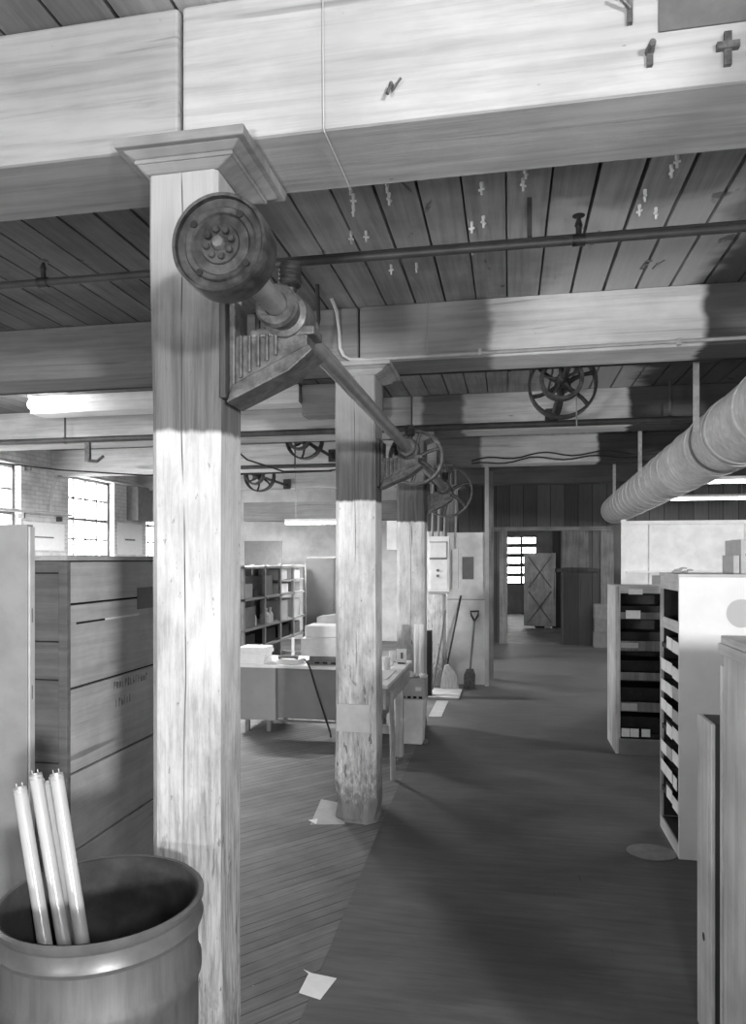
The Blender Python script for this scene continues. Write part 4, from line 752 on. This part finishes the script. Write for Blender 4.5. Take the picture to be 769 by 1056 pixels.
t = thing('steel_locker', 'plain grey steel cupboard left of the second column at the back', 'cupboard', (-3.3, 12.9, 0))
MB().box(-3.66, -3.0, 12.7, 13.15, .05, 1.95, .005).build('body', 'midmetal', t); MB().box(-3.65, -3.13, 12.685, 12.7, .09, 1.93, .004).build('door', 'midmetal', t); MB().box(-3.115, -3.005, 12.685, 12.7, .09, 1.93, .004).build('door', 'midmetal', t)
for x_ in (-3.63, -3.05): MB().box(x_, x_ + .05, 12.72, 13.1, .002, .05).build('foot', 'iron', t)
MB().box(-3.165, -3.145, 12.665, 12.686, 1.0, 1.12, .003).build('handle', 'steel', t)
tag(MB().box(-5.35, -4.55, 14.0, 14.03, .002, 2.28, .003).build('dark_sheet', 'metal_plate', None, (-4.95, 14, 0)), 'grey sheet standing above the far shelving', 'sheet')
# ------------------------------------------------------------------ left wall fittings
for z_, za, lb in ((3.36, 3.40, 'upper pipe along the left wall above the windows'), (2.60, 2.66, 'lower pipe along the left wall below the window heads')):
    y1_ = 15.5 if z_ > 3 else 11.15
    t = thing('wall_pipe', lb, 'pipe', (XL + .1, 6, z_)); MB().cyl((XL + .1, 3.0, z_), (XL + .1, y1_, za), .025, None, 12).build('pipe', 'conduit', t, smooth=50)
    for y_ in (7.6, 9.95 if z_ < 3 else 10.1, 10.9): MB().box(XL, XL + .1, y_ - .015, y_ + .015, z_ - .06, z_ + .02).build('bracket', 'iron2', t)
tag(MB().tube([(XL + .08, 10.62, 2.66), (XL + .08, 10.65, 3.0), (XL + .1, 10.78, 3.34)], .022, 8).build('riser_pipe', 'conduit', None, (XL + .08, 10.62, 2.66)), 'short pale riser pipe between the two left wall pipes', 'pipe')
pts = [(XL + .3, 7.4, 3.28), (XL + .3, 8.5, 3.26), (-6.4, 9.4, 3.2), (-5.2, 9.6, 3.12), (-3.9, 9.6, 3.1), (-2.4, 9.6, 3.12)]
tag(MB().tube(pts, .012, 6).build('slack_cable', 'rubber', None, pts[0]), 'slack dark cable sagging across the left bay toward the front column', 'cable')
tag(MB().box(XL, XL + .25, 13.15, 13.85, 2.68, 3.36, .006).build('wall_box', 'swatch', None, (XL, 13.5, 2.7)), 'dark grey box on the left wall beside the window', 'box')
for (ya, yb, za, zb, lb) in ((12.82, 13.75, 2.0, 2.62, 'white notice board below the dark box on the left wall'), (10.06, 11.1, 2.05, 2.5, 'white notice sheet between the left windows')):
    t = thing('notice_board', lb, 'notice', (XL, (ya + yb) / 2, za)); MB().box(XL + .001, XL + .012, ya, yb, za, zb).build('sheet', 'paper', t); MB().box(XL + .012, XL + .02, ya + .25, yb - .3, za + (zb - za) * .45, za + (zb - za) * .5).build('dark_strip', 'mark', t)
# ------------------------------------------------------------------ litter on the floor
def sheet(pts, z, label, mat, name='paper_sheet', lift=None):
    m = MB(); vs = [m.bm.verts.new((x, y, z + (lift[i] if lift else 0))) for i, (x, y) in enumerate(pts)]; f_ = m.bm.faces.new(vs)
    r_ = bmesh.ops.extrude_face_region(m.bm, geom=[f_]); bmesh.ops.translate(m.bm, vec=(0, 0, .0015), verts=[e for e in r_['geom'] if isinstance(e, bmesh.types.BMVert)])
    return tag(m.build(name, mat, None, (pts[0][0], pts[0][1], z)), label, 'paper')
sheet([(-.904, 3.023), (-.902, 3.17), (-.935, 3.2), (-.89, 3.178), (-.767, 3.159), (-.80, 2.993)], .0045, 'white sheet of paper lying on the floor in the foreground', 'paper')
sheet([(-1.40, 4.96), (-1.16, 5.02), (-1.24, 5.38), (-1.44, 5.42)], .001, 'folded pale card on the floor at the foot of the second column', 'cardboard', 'card_sheet', (.0, .0, .02, .03))
sheet([(-1.43, 5.02), (-1.35, 4.95), (-1.37, 5.06)], .012, 'small white scrap beside the pale card at the second column', 'paper', 'paper_scrap')
m = MB(); m.lathe([(.0001, .0), (.155, .0), (.155, .004), (.0001, .006)], (0, 0, .0045), 'z', 36); bmesh.ops.scale(m.bm, vec=(1, .85, 1), verts=m.bm.verts[:]); bmesh.ops.translate(m.bm, vec=(.905, 4.9, 0), verts=m.bm.verts[:])
tag(m.build('cover_plate', MT['swatch'], None, (.905, 4.9, 0)), 'round worn cover plate in the floor before the bin cabinet', 'plate')
# ------------------------------------------------------------------ light
W = bpy.data.worlds.new('sky'); bpy.context.scene.world = W; W.use_nodes = True
bg = W.node_tree.nodes['Background']; bg.inputs[0].default_value = (1, 1, 1, 1); bg.inputs[1].default_value = 15.0
def area(name, loc, target, size, power, sy=None, spread=180):
    l = bpy.data.lights.new(name, 'AREA'); l.energy = power; l.size = size; l.spread = math.radians(spread)
    if sy: l.shape = 'RECTANGLE'; l.size_y = sy
    o = bpy.data.objects.new(name, l); C.objects.link(o); o.location = loc; o.rotation_euler = (V(target) - V(loc)).to_track_quat('-Z', 'Y').to_euler(); return o
area('photo_flood', (.45, -.15, 2.0), (-.3, 6, 2.4), .22, 32)
area('added_flood_behind', (3.77, -5.0, 2.55), (-.3, 5, 2.2), .45, 600)  # second flood, added on the same line to even out the falloff
area('added_ceiling_fill', (-1.5, -3.0, 1.4), (-1.3, -2.2, 3.7), .6, 260)  # unseen upward lamp added to fill the dark ceiling
area('room_beyond_lamp', (.3, 18.2, 2.9), (.6, 19.5, 0), 1.2, 16, .3)
for i, (a, b) in enumerate(wins):
    o = area('window_portal_%d' % i, (XL - .33, (a + b) / 2, (WZ0 + WZ1) / 2), (XL + 2, (a + b) / 2, (WZ0 + WZ1) / 2), b - a, 1, WZ1 - WZ0); o.data.cycles.is_portal = True
for i, (x_, y_, z_, L_, p_) in enumerate(((-3.1, 13.0, 2.55, 2.0, 150), (3.4, 11.7, 3.05, 2.0, 60), (3.1, 14.9, 3.05, 2.2, 40), (-4.4, 9.6, 3.04, 1.0, 210), (3.3, 7.2, 3.04, 2.1, 22))):  # last two are added fill lamps in the unseen fixtures
    area('fluorescent_light_%d' % i, (x_, y_, z_ - .02), (x_, y_, 0), L_, p_, .12)
pl = bpy.data.lights.new('bulb_light', 'POINT'); pl.energy = 10; pl.shadow_soft_size = .05; po = bpy.data.objects.new('bulb_light', pl); C.objects.link(po); po.location = (-5.02, 6.85, 3.46)
S = bpy.context.scene
S.view_settings.view_transform = 'Standard'; S.view_settings.look = 'None'; S.view_settings.exposure = .45; S.view_settings.gamma = 1; S.view_settings.use_curve_mapping = False
S.cycles.max_bounces = 8; S.cycles.diffuse_bounces = 5; S.cycles.use_denoising = True
